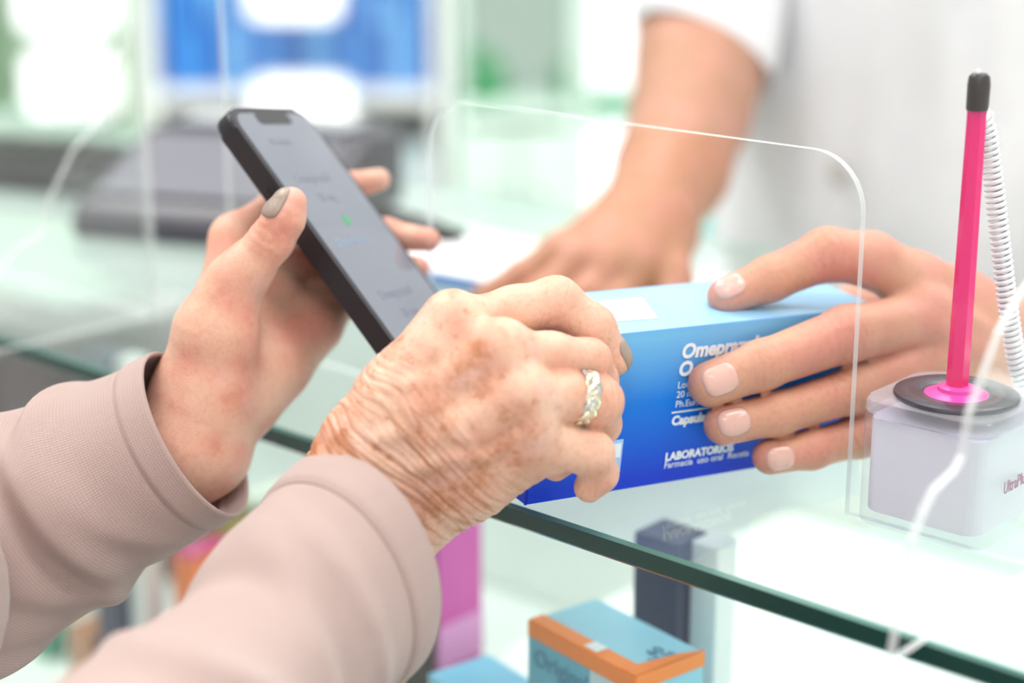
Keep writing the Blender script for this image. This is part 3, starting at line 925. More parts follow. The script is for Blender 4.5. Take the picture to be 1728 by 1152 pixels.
def head_f(c, fw, s=1.0, fem=False):
    fw = nrm(fw); up = ZD; rt_ = np.cross(fw, up); R = np.array([rt_, fw, up])
    L = lambda x, y, z: c + s * (rt_ * x + fw * y + up * z)
    def f(p):
        d = ell_d(p, L(0, -0.010, 0.025), R, np.array([0.074, 0.094, 0.090]) * s)
        d = smin(d, ell_d(p, L(0, 0.022, -0.045), R, np.array([0.058, 0.066, 0.072]) * s), 0.03 * s)
        d = smin(d, chain_d(p, [(L(0, 0.060, -0.098), 0.016 * s), (L(-0.035, 0.02, -0.075), 0.018 * s)]), 0.02 * s)
        d = smin(d, chain_d(p, [(L(0, 0.060, -0.098), 0.016 * s), (L(0.035, 0.02, -0.075), 0.018 * s)]), 0.02 * s)
        d = smin(d, chain_d(p, [(L(0, 0.088, 0.012), 0.008 * s), (L(0, 0.108, -0.026), 0.011 * s), (L(0, 0.096, -0.034), 0.012 * s)]), 0.012 * s)
        d = smin(d, chain_d(p, [(L(-0.030, 0.076, 0.024), 0.010 * s), (L(0.030, 0.076, 0.024), 0.010 * s)]), 0.014 * s)
        for q in (-1, 1):
            d = smin(d, chain_d(p, [(L(q * 0.036, 0.066, -0.030), 0.016 * s)]), 0.02 * s)
            d = -smin(-d, np.linalg.norm(p - L(q * 0.031, 0.094, 0.006), axis=1) - 0.013 * s, 0.010 * s)
            d = smin(d, ell_d(p, L(q * 0.076, -0.008, -0.008), R, np.array([0.008, 0.018, 0.032]) * s), 0.006 * s)
        d = smin(d, chain_d(p, [(L(-0.020, 0.080, -0.060), 0.006 * s), (L(0, 0.088, -0.058), 0.007 * s), (L(0.020, 0.080, -0.060), 0.006 * s)]), 0.006 * s)
        d = smin(d, chain_d(p, [(L(-0.016, 0.080, -0.069), 0.006 * s), (L(0, 0.087, -0.070), 0.007 * s), (L(0.016, 0.080, -0.069), 0.006 * s)]), 0.005 * s)
        d = smin(d, chain_d(p, [(L(0, -0.02, -0.07), 0.050 * s), (L(0, -0.045, -0.19), 0.055 * s)]), 0.02 * s)
        return d
    return f, L, R


def head_parts(c, fw, s, body_parent, hair_mat, lip, hair_len):
    f, L, R = head_f(c, fw, s)
    pcs = sdf_mesh(f, c - np.array([.13, .13, .24]) * s, c + np.array([.13, .13, .14]) * s, 0.0042)
    for q in (-1, 1):
        e = lathe_obj('eye', [(0.0115 * math.sin(math.pi * k / 10) * s + 1e-5, -0.0115 * math.cos(math.pi * k / 10) * s) for k in range(11)], L(q * 0.031, 0.0735, 0.006), L(0, 1, 0) - L(0, 0, 0), plain('eye_white', srgb(240, 238, 234), 0.15), body_parent, 20)
        lathe_obj('iris', [(0.0055 * s, 0.0), (0.0050 * s, 0.0007), (0.002 * s, 0.0010)], L(q * 0.031, 0.0845, 0.006), L(0, 1, 0) - L(0, 0, 0), plain('iris_brown', srgb(70, 45, 30), 0.1), e, 16)
    def hf(p):
        d = ell_d(p, L(0, -0.016, 0.036), R, np.array([0.084, 0.098, 0.092]) * s)
        if hair_len: d = smin(d, ell_d(p, L(0, -0.060, -0.030), R, np.array([0.084, 0.050, 0.090]) * s), 0.03)
        cut = (p - L(0, 0.052, 0.030)) @ nrm(L(0, 1, -0.75) - L(0, 0, 0))
        low_ = -((p - L(0, 0, -0.03 - hair_len)) @ ZD)
        ear = (p - L(0, 0.018, 0)) @ R[1] - 0.0 - np.clip(((p - L(0, 0, 0.03)) @ ZD) * 2.0, -0.01, 0.2)
        d = np.maximum(np.maximum(d, cut), np.maximum(low_, ear))
        return d + 0.003 * (vnoise(p * 160, 3) - 0.5)
    vs, fs = surface_nets(hf, c - np.array([.14, .14, .2]) * s, c + np.array([.14, .14, .16]) * s, 0.005)
    vs = relax(vs, fs, 2, 0.5)
    link('hair', mesh_np('hair', vs, fs, True), body_parent, hair_mat)
    return pcs


def loft(sec, nu, nv, disp=None, thick=0.0015, name='sleeve'):
    """tube through oval sections (centre, A1, A2); inner layer added so the opening has a real edge"""
    c = catmull([s[0] for s in sec], nu); a1 = catmull([s[1] for s in sec], nu); a2 = catmull([s[2] for s in sec], nu)
    sl = np.concatenate([[0], np.cumsum(np.linalg.norm(np.diff(c, axis=0), axis=1))])
    th = 2 * math.pi * np.arange(nv) / nv
    X = c[:, None] + np.cos(th)[None, :, None] * a1[:, None] + np.sin(th)[None, :, None] * a2[:, None]
    N = np.cos(th)[None, :, None] * a1[:, None] + np.sin(th)[None, :, None] * a2[:, None]
    N /= np.linalg.norm(N, axis=2)[..., None]
    S = np.repeat(sl[:, None], nv, 1); T = np.repeat(th[None], nu, 0)
    d = disp(S, T, X) if disp else np.zeros_like(S)
    Xo = X + N * d[..., None]
    ni = min(nu, max(4, int(nu * 0.35)))
    Xi = (X + N * (np.minimum(d, d)[..., None] - thick))[:ni]
    Xm = Xo[:1] + 0.5 * (Xi[:1] - Xo[:1]) - nrm(c[1] - c[0]) * thick * 0.6
    grid = np.concatenate([Xi[::-1], Xm, Xo]); m = len(grid)
    idx = np.arange(m * nv).reshape(m, nv)
    q = np.stack([idx[:-1], np.roll(idx, -1, 1)[:-1], np.roll(idx, -1, 1)[1:], idx[1:]], -1).reshape(-1, 4)
    # orientation: outside outward
    v0 = grid.reshape(-1, 3); k = q[(m - 2) * nv]; fn = np.cross(v0[k[1]] - v0[k[0]], v0[k[2]] - v0[k[0]])
    if fn @ N[-1, 0] < 0: q = q[:, ::-1]
    r = np.linalg.norm(a1, axis=1)
    So = np.concatenate([S[:ni][::-1], S[:1], S]); To = np.concatenate([T[:ni], T[:1], T])
    cloth = np.stack([So * 1000, To * 38.0, np.zeros_like(So)], -1).reshape(-1, 3)
    return v0, q, cloth


def body_mesh_piece(chains, k, h, pad=0.02, fold=None):
    f = lambda p: __import__('functools').reduce(lambda a, ch: ch_min(a, chain_d(p, ch, 0.03), k), chains, None)
    pts = np.array([c[0] for ch in chains for c in ch]); r = max(c[1] for ch in chains for c in ch)
    return sdf_mesh(f, pts.min(0) - r - pad, pts.max(0) + r + pad, h, fold)


def ch_min(a, b, k): return b if a is None else smin(a, b, k)


def shoe(name, toe, heel, mat, parent):
    f = lambda p: np.maximum(smin(chain_d(p, [(heel + ZD * 0.035, 0.036), (toe + ZD * 0.026, 0.034)], 0.01), chain_d(p, [(heel + ZD * 0.05, 0.04), (heel + ZD * 0.09, 0.042)]), 0.03), -(p[:, 2] - 0.001))
    c = (toe + heel) / 2
    vs, fs = sdf_mesh(f, c - np.array([.2, .2, .02]) - [0, 0, c[2]], c + np.array([.2, .2, .17]) - [0, 0, c[2]], 0.008)
    return link(name, mesh_np(name, vs, fs), parent, mat)


# ---- the customer
CUS = empty('person', np.array([-0.365, 0.27, 0.0]), 'person in a beige long-sleeved top holding up a phone and gripping the blue carton', 'person')
palmR = [
    [J(470, 1075, 0.5455, 92), J(545, 950, 0.5699, 78), J(601, 808, 0.5816, 73)],
    [J(500, 1085, 0.5455, 90), J(620, 985, 0.5699, 72), J(664, 880, 0.5806, 74)],
    [J(632, 838, 0.5825, 84), J(650, 810, 0.5816, 80)],
    [J(620, 780, 0.5816, 62), J(688, 652, 0.5766, 54), J(768, 546, 0.5738, 44)],
    [J(640, 800, 0.5776, 62), J(745, 690, 0.5689, 54), J(845, 592, 0.5641, 42)],
    [J(655, 830, 0.5776, 62), J(770, 740, 0.5689, 54), J(876, 668, 0.5621, 42)],
    [J(672, 862, 0.5816, 66), J(785, 800, 0.5766, 58), J(892, 742, 0.5679, 41)],
    [J(660, 800, 0.5903, 55), J(800, 690, 0.5825, 52)],
    [J(597, 792, 0.5727, 70), J(613, 742, 0.5727, 60), J(667, 678, 0.5708, 58), J(728, 592, 0.5678, 47)],
    [J(690, 868, 0.5865, 58), J(800, 812, 0.5845, 50), J(896, 772, 0.5766, 38)],
]
fingR = [
    [J(775, 548, 0.5758, 42), J(868, 526, 0.5845, 42), J(938, 510, 0.5893, 42), J(1000, 553, 0.5913, 37), J(1036, 606, 0.5947, 29)],
    [J(845, 592, 0.5650, 40), J(930, 600, 0.5728, 38), J(994, 608, 0.5786, 35), J(1010, 642, 0.5884, 31), J(985, 690, 0.5932, 27)],
    [J(878, 668, 0.5621, 42), J(950, 667, 0.5709, 43), J(1008, 677, 0.5766, 42), J(1013, 715, 0.5874, 33), J(975, 760, 0.5884, 27), J(938, 789, 0.5845, 23)],
    [J(892, 745, 0.5679, 41), J(945, 752, 0.5728, 40), J(997, 764, 0.5748, 37), J(1012, 799, 0.5806, 29), J(994, 822, 0.5825, 26)],
    [J(640, 730, 0.5903, 50), J(690, 640, 0.6079, 42), J(745, 590, 0.6283, 36), J(812, 585, 0.6381, 33)],
]
axR = P(820, 660, 0.5679); frR = hand_frame(P(632, 845, 0.5748), axR, -FWD * 0.93 + UP * 0.3)


def on_skin(chains, px, py, lift):
    """point on the back of the hand under a sight line, found by marching to the base surface"""
    r = nrm(P(px, py, 1.0) - EYE); x = P(px, py, .50)
    for _ in range(60):
        d = None
        for ch in chains:
            e = chain_d(x[None], ch, .006); d = e if d is None else smin(d, e, .010)
        x = x + r * float(d[0]) * 0.9
        if abs(d[0]) < 1e-5: break
    return x + r * lift


def vein(chains, pts, r, lift, k=0.0035): return (catmull_chain([(on_skin(chains, x, y, lift), r) for x, y in pts]), k)
def catmull_chain(c):
    q = catmull([a for a, _ in c], len(c) * 3); return [(x, c[0][1]) for x in q]


exR = [vein(palmR, [(640, 740), (690, 720), (735, 690), (770, 655), (800, 640)], .0012, .0004),
       vein(palmR, [(735, 690), (760, 720), (800, 735), (850, 700)], .0012, .0004),
       vein(palmR, [(842, 605), (836, 640), (842, 690), (820, 730)], .0014, .0003),
       vein(palmR, [(690, 650), (740, 640), (790, 600), (815, 560)], .0012, .0004),
       vein(palmR, [(700, 790), (760, 770), (820, 765), (870, 735)], .0011, .0004),
       vein(palmR, [(700, 690), (770, 630), (840, 590)], .0020, .0012, .006),
       vein(palmR, [(730, 740), (800, 700), (872, 668)], .0020, .0012, .006),
       ([(on_skin(palmR, 900, 718, .004), .0060)], .008), ([(on_skin(palmR, 884, 655, .005), .0062)], .008),
       ([(on_skin(palmR, 852, 578, .005), .0062)], .008), ([(on_skin(palmR, 762, 532, .005), .0066)], .009)]
jR = [(P(940, 480, 0.5865), P(1000, 553, 0.5913) - P(865, 521, 0.5845), .00025, 3.2, 9), (P(1030, 605, 0.5748), P(994, 608, 0.5786) - P(930, 600, 0.5728), .0002, 3.0, 8),
      (P(1040, 670, 0.5748), P(1008, 677, 0.5766) - P(950, 667, 0.5709), .0002, 3.0, 8), (P(1025, 760, 0.5728), P(997, 764, 0.5748) - P(945, 752, 0.5728), .00025, 3.0, 9)]
vR, fR, aR, sdR = make_hand(palmR, fingR, 0.010, 0.0055, exR, 0.0016, 2, frR, (-28, 46, .00075), jR, seed=2)
# the hand holding the phone
palmL = [
    [J(225, 810, 0.6348, 78), J(300, 755, 0.6374, 78), J(335, 680, 0.6407, 74)],
    [J(250, 815, 0.6433, 78), J(345, 760, 0.6457, 72), J(385, 678, 0.6517, 62)],
    [J(345, 660, 0.6407, 80), J(365, 560, 0.6356, 66), J(392, 480, 0.6323, 46)],
    [J(370, 650, 0.6576, 66), J(385, 520, 0.6642, 54), J(398, 405, 0.6710, 42)],
    [J(390, 650, 0.6600, 62), J(450, 500, 0.6752, 52)],
    [J(400, 660, 0.6600, 60), J(500, 545, 0.6794, 46)],
    [J(405, 675, 0.6576, 52), J(470, 620, 0.6677, 46), J(535, 555, 0.6794, 38)],
]
fingL = [
    [J(385, 500, 0.6332, 47), J(420, 450, 0.6297, 41), J(458, 405, 0.6264, 36), J(480, 368, 0.6239, 33), J(491, 342, 0.6231, 27)],
    [J(400, 405, 0.6720, 42), J(470, 352, 0.6863, 34), J(570, 318, 0.7229, 27), J(640, 303, 0.7238, 19)],
    [J(455, 480, 0.6804, 42), J(550, 425, 0.7059, 33), J(650, 396, 0.7185, 27), J(724, 405, 0.7101, 20)],
    [J(505, 525, 0.6838, 38), J(590, 462, 0.7059, 30), J(660, 450, 0.7160, 25), J(705, 452, 0.7101, 20)],
    [J(540, 545, 0.6821, 36), J(592, 494, 0.6984, 28), J(640, 485, 0.7034, 24), J(680, 490, 0.7017, 19)],
]
frL = hand_frame(P(335, 690, 0.6407), P(420, 480, 0.6558), -FWD * 0.9 - RIGHT * 0.3)
jL = [(P(452, 392, 0.6180), P(480, 368, 0.6239) - P(420, 450, 0.6297), .0003, 3.2, 9)]
vL, fL, aL, sdL = make_hand(palmL, fingL, 0.010, 0.006, [], 0.0022, 1, frL, None, jL, seed=6)
# arms under the sleeves, neck, head, trunk
shR = np.array([-0.27, 0.17, ZC + 0.22]); shL = np.array([-0.46, 0.375, ZC + 0.22])
elR = P(-20, 1590, .40); elL = P(-260, 1010, .56)
nk = np.array([-0.365, 0.27, ZC + 0.27])
b1 = body_mesh_piece([[(P(470, 1080, .550), .022), (elR, .032), (shR, .040)], [(P(225, 812, .636), .012), (elL, .013), (shL, .040)],
                      [(shR, .045), (nk, .05), (shL, .045)], [(nk - ZD * .06, .10), (nk - ZD * .40, .10), (nk - ZD * .50, .12)],
                      [(nk - ZD * .5 + ED * .075, .075), (nk - ZD * .85 + ED * .08, .05), (nk - ZD * 1.14 + ED * .08, .036)],
                      [(nk - ZD * .5 - ED * .075, .075), (nk - ZD * .85 - ED * .08, .05), (nk - ZD * 1.14 - ED * .08, .036)]], .03, .012)
hdc = nk + ND * 0.05 + ZD * 0.195
body = None
hp = head_parts(hdc, nrm(ND + ED * 0.1 - ZD * 0.25) * [1, 1, 0], 0.93, CUS, M_HAIRA, None, 0.05)
body = joined('body', [(vR, fR, aR, 0), (vL, fL, aL, 1), (b1[0], b1[1], None, 1), (hp[0], hp[1], None, 1)], CUS, [M_SKIN_A, M_SKIN_A2])
# nails
def nail(tip, base, r, up, ln, wd, t0, f, mat):
    o = link('fingernail', nail_mesh(tip, base, r, up, ln, wd, t0, f), body_of, mat); return o
body_of = body
nail(P(1036, 606, 0.5947), P(1000, 553, 0.5913), .0059, RIGHT * 0.9 - FWD * 0.25 + UP * 0.35, .0115, .0095, .0005, sdR, M_NAILP)
nail(P(491, 342, 0.6231), P(480, 368, 0.6239), .0062, -RIGHT * 0.72 - FWD * 0.55 + UP * 0.35, .0130, .0100, -.0016, sdL, M_NAILP)
# rings
def band(c, ax, R, mats, parent_label):
    ax = nrm(ax); t = nrm(np.cross(ax, UP)); b = np.cross(ax, t)
    rg = empty('ring', c); rg.parent = CUS; rg.matrix_parent_inverse = CUS.matrix_basis.inverted(); rg['label'] = parent_label
    M_ = 160
    for j, mt in enumerate(mats):
        path = []; up_ = []
        for i in range(M_ + 1):
            a = 2 * math.pi * i / M_
            off = 0.0019 * math.sin(4 * a + j * 2 * math.pi / 3 + 0.6) if len(mats) > 1 else 0
            lift = 0.0004 * math.cos(8 * a + j * 4 * math.pi / 3) if len(mats) > 1 else 0
            rad = math.cos(a) * t + math.sin(a) * b
            path.append(c + rad * (R + lift + .0008) + ax * off); up_.append(rad)
        path = np.array(path); vs = []; fs = []
        tg = np.gradient(path, axis=0)
        for i in range(M_):
            tn = nrm(tg[i]); n_ = up_[i]; s_ = np.cross(n_, tn)
            for k in range(8):
                q = 2 * math.pi * k / 8; vs.append(path[i] + s_ * 0.00135 * math.cos(q) + n_ * 0.0006 * math.sin(q))
        for i in range(M_):
            for k in range(8):
                fs.append((i * 8 + k, i * 8 + (k + 1) % 8, ((i + 1) % M_) * 8 + (k + 1) % 8, ((i + 1) % M_) * 8 + k))
        link('ring_strand', mesh_np('ring_strand', vs, fs), rg, mt)
M_GOLD = plain('pale_gold', srgb(236, 226, 200), 0.25, 1.0); M_SILV = plain('silver', srgb(214, 212, 206), 0.22, 1.0)
band(P(979, 669, 0.5743), P(1008, 677, 0.5766) - P(950, 667, 0.5709), .0084, [M_GOLD, M_SILV, M_GOLD], 'gold and silver interlaced band')
band(P(560, 484, 0.6925), P(590, 462, 0.7004) - P(505, 525, 0.6828), .0078, [M_GOLD], 'plain gold band')


# sleeves and top
def cuff_disp(wid, seed, amp, folds):
    def f(S, T, X):
        d = 0.0009 * (S < wid) - 0.0007 * np.exp(-((S - wid) / 0.0009) ** 2)
        pts = np.stack([S * 30, np.cos(T) * 1.2, np.sin(T) * 1.2], -1).reshape(-1, 3)
        n1 = (vnoise(pts, seed) - 0.5).reshape(S.shape)
        m = np.clip((S - wid) / 0.02, 0, 1)
        for (s0, wd, am, ph, tl) in folds:
            c = s0 + tl * np.cos(T - ph)
            d = d + am * np.exp(-((S - c) / wd) ** 2) * np.clip(0.55 + 0.6 * np.cos(T - ph), 0, 1)
        return d + amp * m * n1
    return f


def csec(px, py, d, a1, a2, r1, r2): return (P(px, py, d), nrm(a1) * r1, nrm(a2) * r2)


secR = [(P(590, 962, 0.5679), nrm(camv(.31, -.95, 0)) * .0382, nrm(camv(.95 * .77, .31 * .77, -.64)) * .0375),
        (P(575, 977, 0.5621), nrm(camv(.36, -.93, 0)) * .0375, nrm(camv(.93 * .75, .36 * .75, -.66)) * .0370),
        (P(545, 1008, 0.5533), nrm(camv(.45, -.88, 0)) * .0355, nrm(camv(.88 * .7, .45 * .7, -.7)) * .0350),
        (P(470, 1090, 0.5338), nrm(camv(.62, -.78, 0)) * .0325, nrm(camv(.78 * .7, .62 * .7, -.7)) * .0325),
        (P(400, 1175, 0.5115), nrm(camv(.68, -.73, 0)) * .0330, nrm(camv(.73 * .7, .68 * .7, -.7)) * .0330),
        (P(200, 1375, 0.4529), nrm(camv(.7, -.7, 0)) * .038, nrm(camv(.5, .5, -.7)) * .038),
        (elR, nrm(camv(.7, -.7, 0)) * .042, nrm(camv(.5, .5, -.7)) * .042)]
foldR = [(.026, .0050, .0016, 1.0, .006), (.044, .0065, .0024, .6, .016), (.060, .0080, -.0022, 1.9, -.012), (.078, .0085, .0028, 2.3, .020), (.105, .0100, .0030, .9, -.020), (.135, .0110, .0028, 1.7, .018)]
s1 = loft(secR, 150, 120, cuff_disp(.0125, 11, .0055, foldR))
secL = [(P(330, 732, 0.6323), nrm(camv(.47, -.88, 0)) * 0.0323, nrm(camv(-.88 * .2, -.47 * .2, -.98)) * 0.0310),
        (P(300, 748, 0.6315), nrm(camv(.48, -.88, 0)) * 0.0327, nrm(camv(-.88 * .2, -.47 * .2, -.98)) * 0.0318),
        (P(190, 808, 0.6264), nrm(camv(.50, -.86, 0)) * 0.0344, nrm(camv(-.86 * .2, -.5 * .2, -.98)) * 0.0344),
        (P(60, 878, 0.6138), nrm(camv(.48, -.88, 0)) * 0.0378, nrm(camv(-.88 * .2, -.48 * .2, -.98)) * 0.0378),
        (P(-90, 940, 0.5886), nrm(camv(.44, -.9, 0)) * 0.0413, nrm(camv(-.9 * .3, -.44 * .3, -.95)) * 0.0413),
        (elL, nrm(camv(.4, -.9, 0)) * 0.0430, nrm(camv(-.9 * .3, -.4 * .3, -.95)) * 0.0430)]
foldL = [(.026, .006, .0034, 2.4, .012), (.040, .007, -.0040, 1.6, .014), (.056, .007, .0050, 1.2, -.014), (.072, .008, -.0045, 2.4, .016), (.088, .008, .0055, 1.4, .016), (.112, .010, .0050, 2.1, -.018), (.14, .010, .005, 1.5, .012)]
s2 = loft(secL, 120, 96, cuff_disp(.010, 13, .007, foldL))
top = body_mesh_piece([[(elR, .046), (shR, .056)], [(elL, .050), (shL, .056)], [(shR, .058), (nk - ZD * .03, .062), (shL, .058)],
                       [(nk - ZD * .08 + ED * .03, .115), (nk - ZD * .40 + ED * .03, .120), (nk - ZD * .56 + ED * .03, .135)],
                       [(nk - ZD * .08 - ED * .03, .115), (nk - ZD * .40 - ED * .03, .120), (nk - ZD * .56 - ED * .03, .135)]], .04, .010,
                      fold=lambda p: 0.006 * (vnoise(p * [40, 40, 12], 4) - .5))
VV = np.vstack([s1[0], s2[0], top[0]]); FF = np.vstack([s1[1], s2[1] + len(s1[0]), top[1] + len(s1[0]) + len(s2[0])])
cl = np.vstack([s1[2], s2[2], top[0] * 1000])
link('top', mesh_np('top', VV, FF, True, {'cloth': cl}), CUS, M_KNIT)
# stitched seam round the near cuff
def seam_path(sec, nu, nv, disp, s_at_, nturn=150):
    c = catmull([s[0] for s in sec], nu); a1 = catmull([s[1] for s in sec], nu); a2 = catmull([s[2] for s in sec], nu)
    sl = np.concatenate([[0], np.cumsum(np.linalg.norm(np.diff(c, axis=0), axis=1))]); i = int(np.argmin(abs(sl - s_at_)))
    th = np.linspace(0, 2 * math.pi, nturn); N = np.cos(th)[:, None] * a1[i] + np.sin(th)[:, None] * a2[i]
    X = c[i] + N; N /= np.linalg.norm(N, axis=1)[:, None]
    d = disp(np.full((1, nturn), sl[i]), th[None], X)[0]
    return X + N * (d + 0.00012)[:, None]
vs, fs = tube(seam_path(secR, 150, 120, cuff_disp(.0125, 11, .0055, foldR), .0128), .00032, 6)
link('cuff_seam', mesh_np('cuff_seam', vs, fs), CUS, plain('brown_thread', srgb(150, 122, 112), 0.9))
tr = body_mesh_piece([[(nk - ZD * .52, .135), (nk - ZD * .58, .14)], [(nk - ZD * .58 + ED * .075, .09), (nk - ZD * .9 + ED * .085, .068), (nk - ZD * 1.14 + ED * .09, .06)],
                      [(nk - ZD * .58 - ED * .075, .09), (nk - ZD * .9 - ED * .085, .068), (nk - ZD * 1.14 - ED * .09, .06)]], .04, .014)
link('trousers', mesh_np('trousers', tr[0], tr[1], True), CUS, M_TROU)
for q in (-1, 1):
    b0 = np.array([nk[0], nk[1], 0]) + ED * 0.085 * q
    shoe('shoe', b0 + ND * 0.16, b0 - ND * 0.04, M_SHOE, CUS)

# ---- the pharmacist
PHR = empty('person', np.array([0.31, 1.13, 0.0]), 'person in a white coat behind the counter, one hand on the blue carton', 'person')
tc_ = np.array([0.315, 1.135, ZC])
palmH = [
    [J(1900, 535, .770, 98), J(1770, 590, 0.7189, 90), J(1690, 592, 0.6964, 92)],
    [J(1670, 560, 0.6885, 78), J(1610, 518, 0.6748, 64), J(1548, 480, 0.6593, 50)],
    [J(1670, 590, 0.6847, 72), J(1566, 535, 0.6534, 48)],
    [J(1670, 615, 0.6847, 72), J(1572, 600, 0.6554, 46)],
    [J(1680, 635, 0.6885, 70), J(1568, 660, 0.6612, 43)],
    [J(1650, 600, 0.7004, 60), J(1545, 570, 0.6827, 50)],
]
fingH = [
    [J(1548, 480, 0.6593, 50), J(1470, 438, 0.6554, 46), J(1396, 429, 0.6514, 44), J(1300, 470, 0.6465, 37), J(1225, 500, 0.6426, 32)],
    [J(1566, 537, 0.6524, 48), J(1430, 563, 0.6377, 47), J(1285, 616, 0.6240, 41), J(1199, 648, 0.6206, 39)],
    [J(1572, 602, 0.6544, 45), J(1440, 658, 0.6417, 39), J(1310, 698, 0.6290, 36), J(1222, 716, 0.6245, 35)],
    [J(1568, 660, 0.6602, 42), J(1450, 735, 0.6475, 36), J(1370, 758, 0.6367, 32), J(1300, 770, 0.6318, 31)],
    [J(1640, 560, 0.7062, 52), J(1530, 510, 0.7199, 44), J(1440, 520, 0.7258, 38), J(1360, 535, 0.7199, 34)],
]
frH = hand_frame(P(1690, 595, 0.6847), P(1560, 560, 0.6504), -FWD + UP * 0.3)
jH = [(P(1396, 400, 0.6407), P(1300, 470, 0.6465) - P(1470, 438, 0.6554), .0004, 3.6, 9), (P(1425, 560, 0.6260), P(1285, 617, 0.6240) - P(1566, 537, 0.6524), .0005, 3.4, 10),
      (P(1435, 655, 0.6309), P(1310, 695, 0.6290) - P(1572, 602, 0.6544), .0005, 3.4, 9), (P(1285, 612, 0.6143), P(1199, 648, 0.6201) - P(1430, 563, 0.6377), .0003, 2.8, 6),
      (P(1300, 460, 0.6357), P(1225, 500, 0.6426) - P(1396, 429, 0.6514), .0003, 2.8, 6), (P(1310, 690, 0.6191), P(1222, 716, 0.6240) - P(1440, 655, 0.6417), .0003, 2.8, 6)]
exH = [vein(palmH, [(1660, 560), (1610, 530), (1560, 500)], .0018, .0012, .006), vein(palmH, [(1660, 600), (1600, 560), (1560, 540)], .0018, .0012, .006)]
vH, fH, aH, sdH = make_hand(palmH, fingH, 0.010, 0.006, exH, 0.0018, 1, frH, None, jH, seed=3)
elPR = P(1190, 62, 1.10); shPR = np.array([0.165, 1.27, ZC + .42]); elPL = np.array([0.41, 0.84, ZC + .12]); shPL = tc_ + ED * .21 + ZD * .42
palmG = [
    [(elPR, .043), J(1165, 190, 1.04, 100), J(1135, 285, .985, 94), J(1088, 372, .935, 78)],
    [J(1085, 380, .93, 78), J(1020, 405, .91, 52), J(948, 428, .892, 36)],
    [J(1085, 385, .92, 70), J(990, 440, .884, 40)],
    [J(1090, 390, .92, 70), J(1035, 452, .880, 42)],
    [J(1100, 395, .92, 66), J(1082, 445, .888, 44), J(1120, 440, .90, 42)],
]
fingG = [
    [J(948, 428, .892, 34), J(880, 466, .887, 27), J(815, 500, .882, 21)],
    [J(990, 442, .882, 37), J(925, 488, .877, 28), J(868, 514, .872, 22)],
    [J(1035, 455, .878, 38), J(990, 500, .868, 30), J(950, 522, .864, 23)],
    [J(1075, 455, .880, 36), J(1040, 505, .868, 29), J(1010, 524, .862, 23)],
    [J(1115, 425, .905, 46), J(1132, 470, .885, 38), J(1128, 512, .872, 28)],
]
frG = hand_frame(P(1085, 385, .92), P(990, 440, .884), UP)
vG, fG, aG, sdG = make_hand(palmG, fingG, 0.012, 0.006, [], 0.0030, 1, frG, None, [], seed=4)
nkP = tc_ + ZD * .47
b2 = body_mesh_piece([[(elPR, .042), (shPR, .05)], [(P(1890, 540, .772), .022), (elPL, .042), (shPL, .05)], [(shPR, .055), (nkP, .06), (shPL, .055)],
                      [(tc_ + ZD * .40, .10), (tc_, .11), (tc_ - ZD * .1, .12)],
                      [(tc_ - ZD * .12 + ED * .09, .085), (tc_ - ZD * .5 + ED * .1, .06), (tc_ - ZD * .86 + ED * .1, .045)],
                      [(tc_ - ZD * .12 - ED * .09, .085), (tc_ - ZD * .5 - ED * .1, .06), (tc_ - ZD * .86 - ED * .1, .045)]], .03, .014)
hdp = nkP - ND * 0.05 + ZD * 0.20
hp2 = head_parts(hdp, -ND, 1.0, PHR, M_HAIRB, None, 0.0)
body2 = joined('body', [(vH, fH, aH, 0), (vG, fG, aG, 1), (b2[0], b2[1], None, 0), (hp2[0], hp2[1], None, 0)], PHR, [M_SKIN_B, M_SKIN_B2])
body_of = body2
nf = -FWD * 0.95 + UP * 0.35
nail(P(1225, 500, 0.6426), P(1300, 470, 0.6465), .0070, -FWD * 0.8 + UP * 0.45 - RIGHT * 0.25, .0112, .0104, -.0012, sdH, M_NAILN)
nail(P(1199, 648, 0.6206), P(1285, 617, 0.6240), .0083, -FWD * 0.98 + UP * 0.1, .0126, .0116, -.0020, sdH, M_NAILN)
nail(P(1222, 716, 0.6245), P(1310, 695, 0.6290), .0075, -FWD * 0.98 + UP * 0.1, .0120, .0108, -.0018, sdH, M_NAILN)
nail(P(1300, 770, 0.6318), P(1370, 756, 0.6367), .0067, -FWD * 0.95 - UP * 0.12, .0106, .0096, -.0012, sdH, M_NAILN)


def coat_fold(p):
    a = (p - tc_) @ ED; z = p[:, 2]
    return 0.024 * (vnoise(np.stack([a * 20, (p @ ND) * 10, z * 2.6], -1), 8) - .5) + 0.010 * (vnoise(np.stack([a * 60, z * 9, z * 0], -1), 9) - .5)


coat = body_mesh_piece([[(shPR, .068), (nkP - ZD * .04, .07), (shPL, .068)],
                        [(tc_ + ZD * .38 + ED * .06, .13), (tc_ + ED * .072, .122), (tc_ - ZD * .45 + ED * .066, .128)],
                        [(tc_ + ZD * .38 - ED * .06, .13), (tc_ - ED * .062, .120), (tc_ - ZD * .45 - ED * .056, .126)]], .05, .012, fold=coat_fold)


def slv(el, sh, hem_c, a1, r, seed, tilt=False):
    ax = nrm(sh - hem_c); h1 = nrm(a1); a1 = nrm(a1 - ax * (a1 @ ax)); a2 = np.cross(ax, a1)
    h1 = h1 if tilt else a1
    sec = [(hem_c, h1 * r, nrm(np.cross(np.cross(h1, a2), h1)) * r), (hem_c + (sh - hem_c) * .12, a1 * r * 1.04, a2 * r * 1.04), (hem_c + (sh - hem_c) * .5, a1 * r * 1.15, a2 * r * 1.15), (sh, a1 * r * 1.35, a2 * r * 1.35)]
    return loft(sec, 60, 56, cuff_disp(.03, seed, .012, [(.05, .01, .004, 1, .01), (.09, .012, .005, 3, -.01), (.13, .014, .005, 5, .01)]), .002)


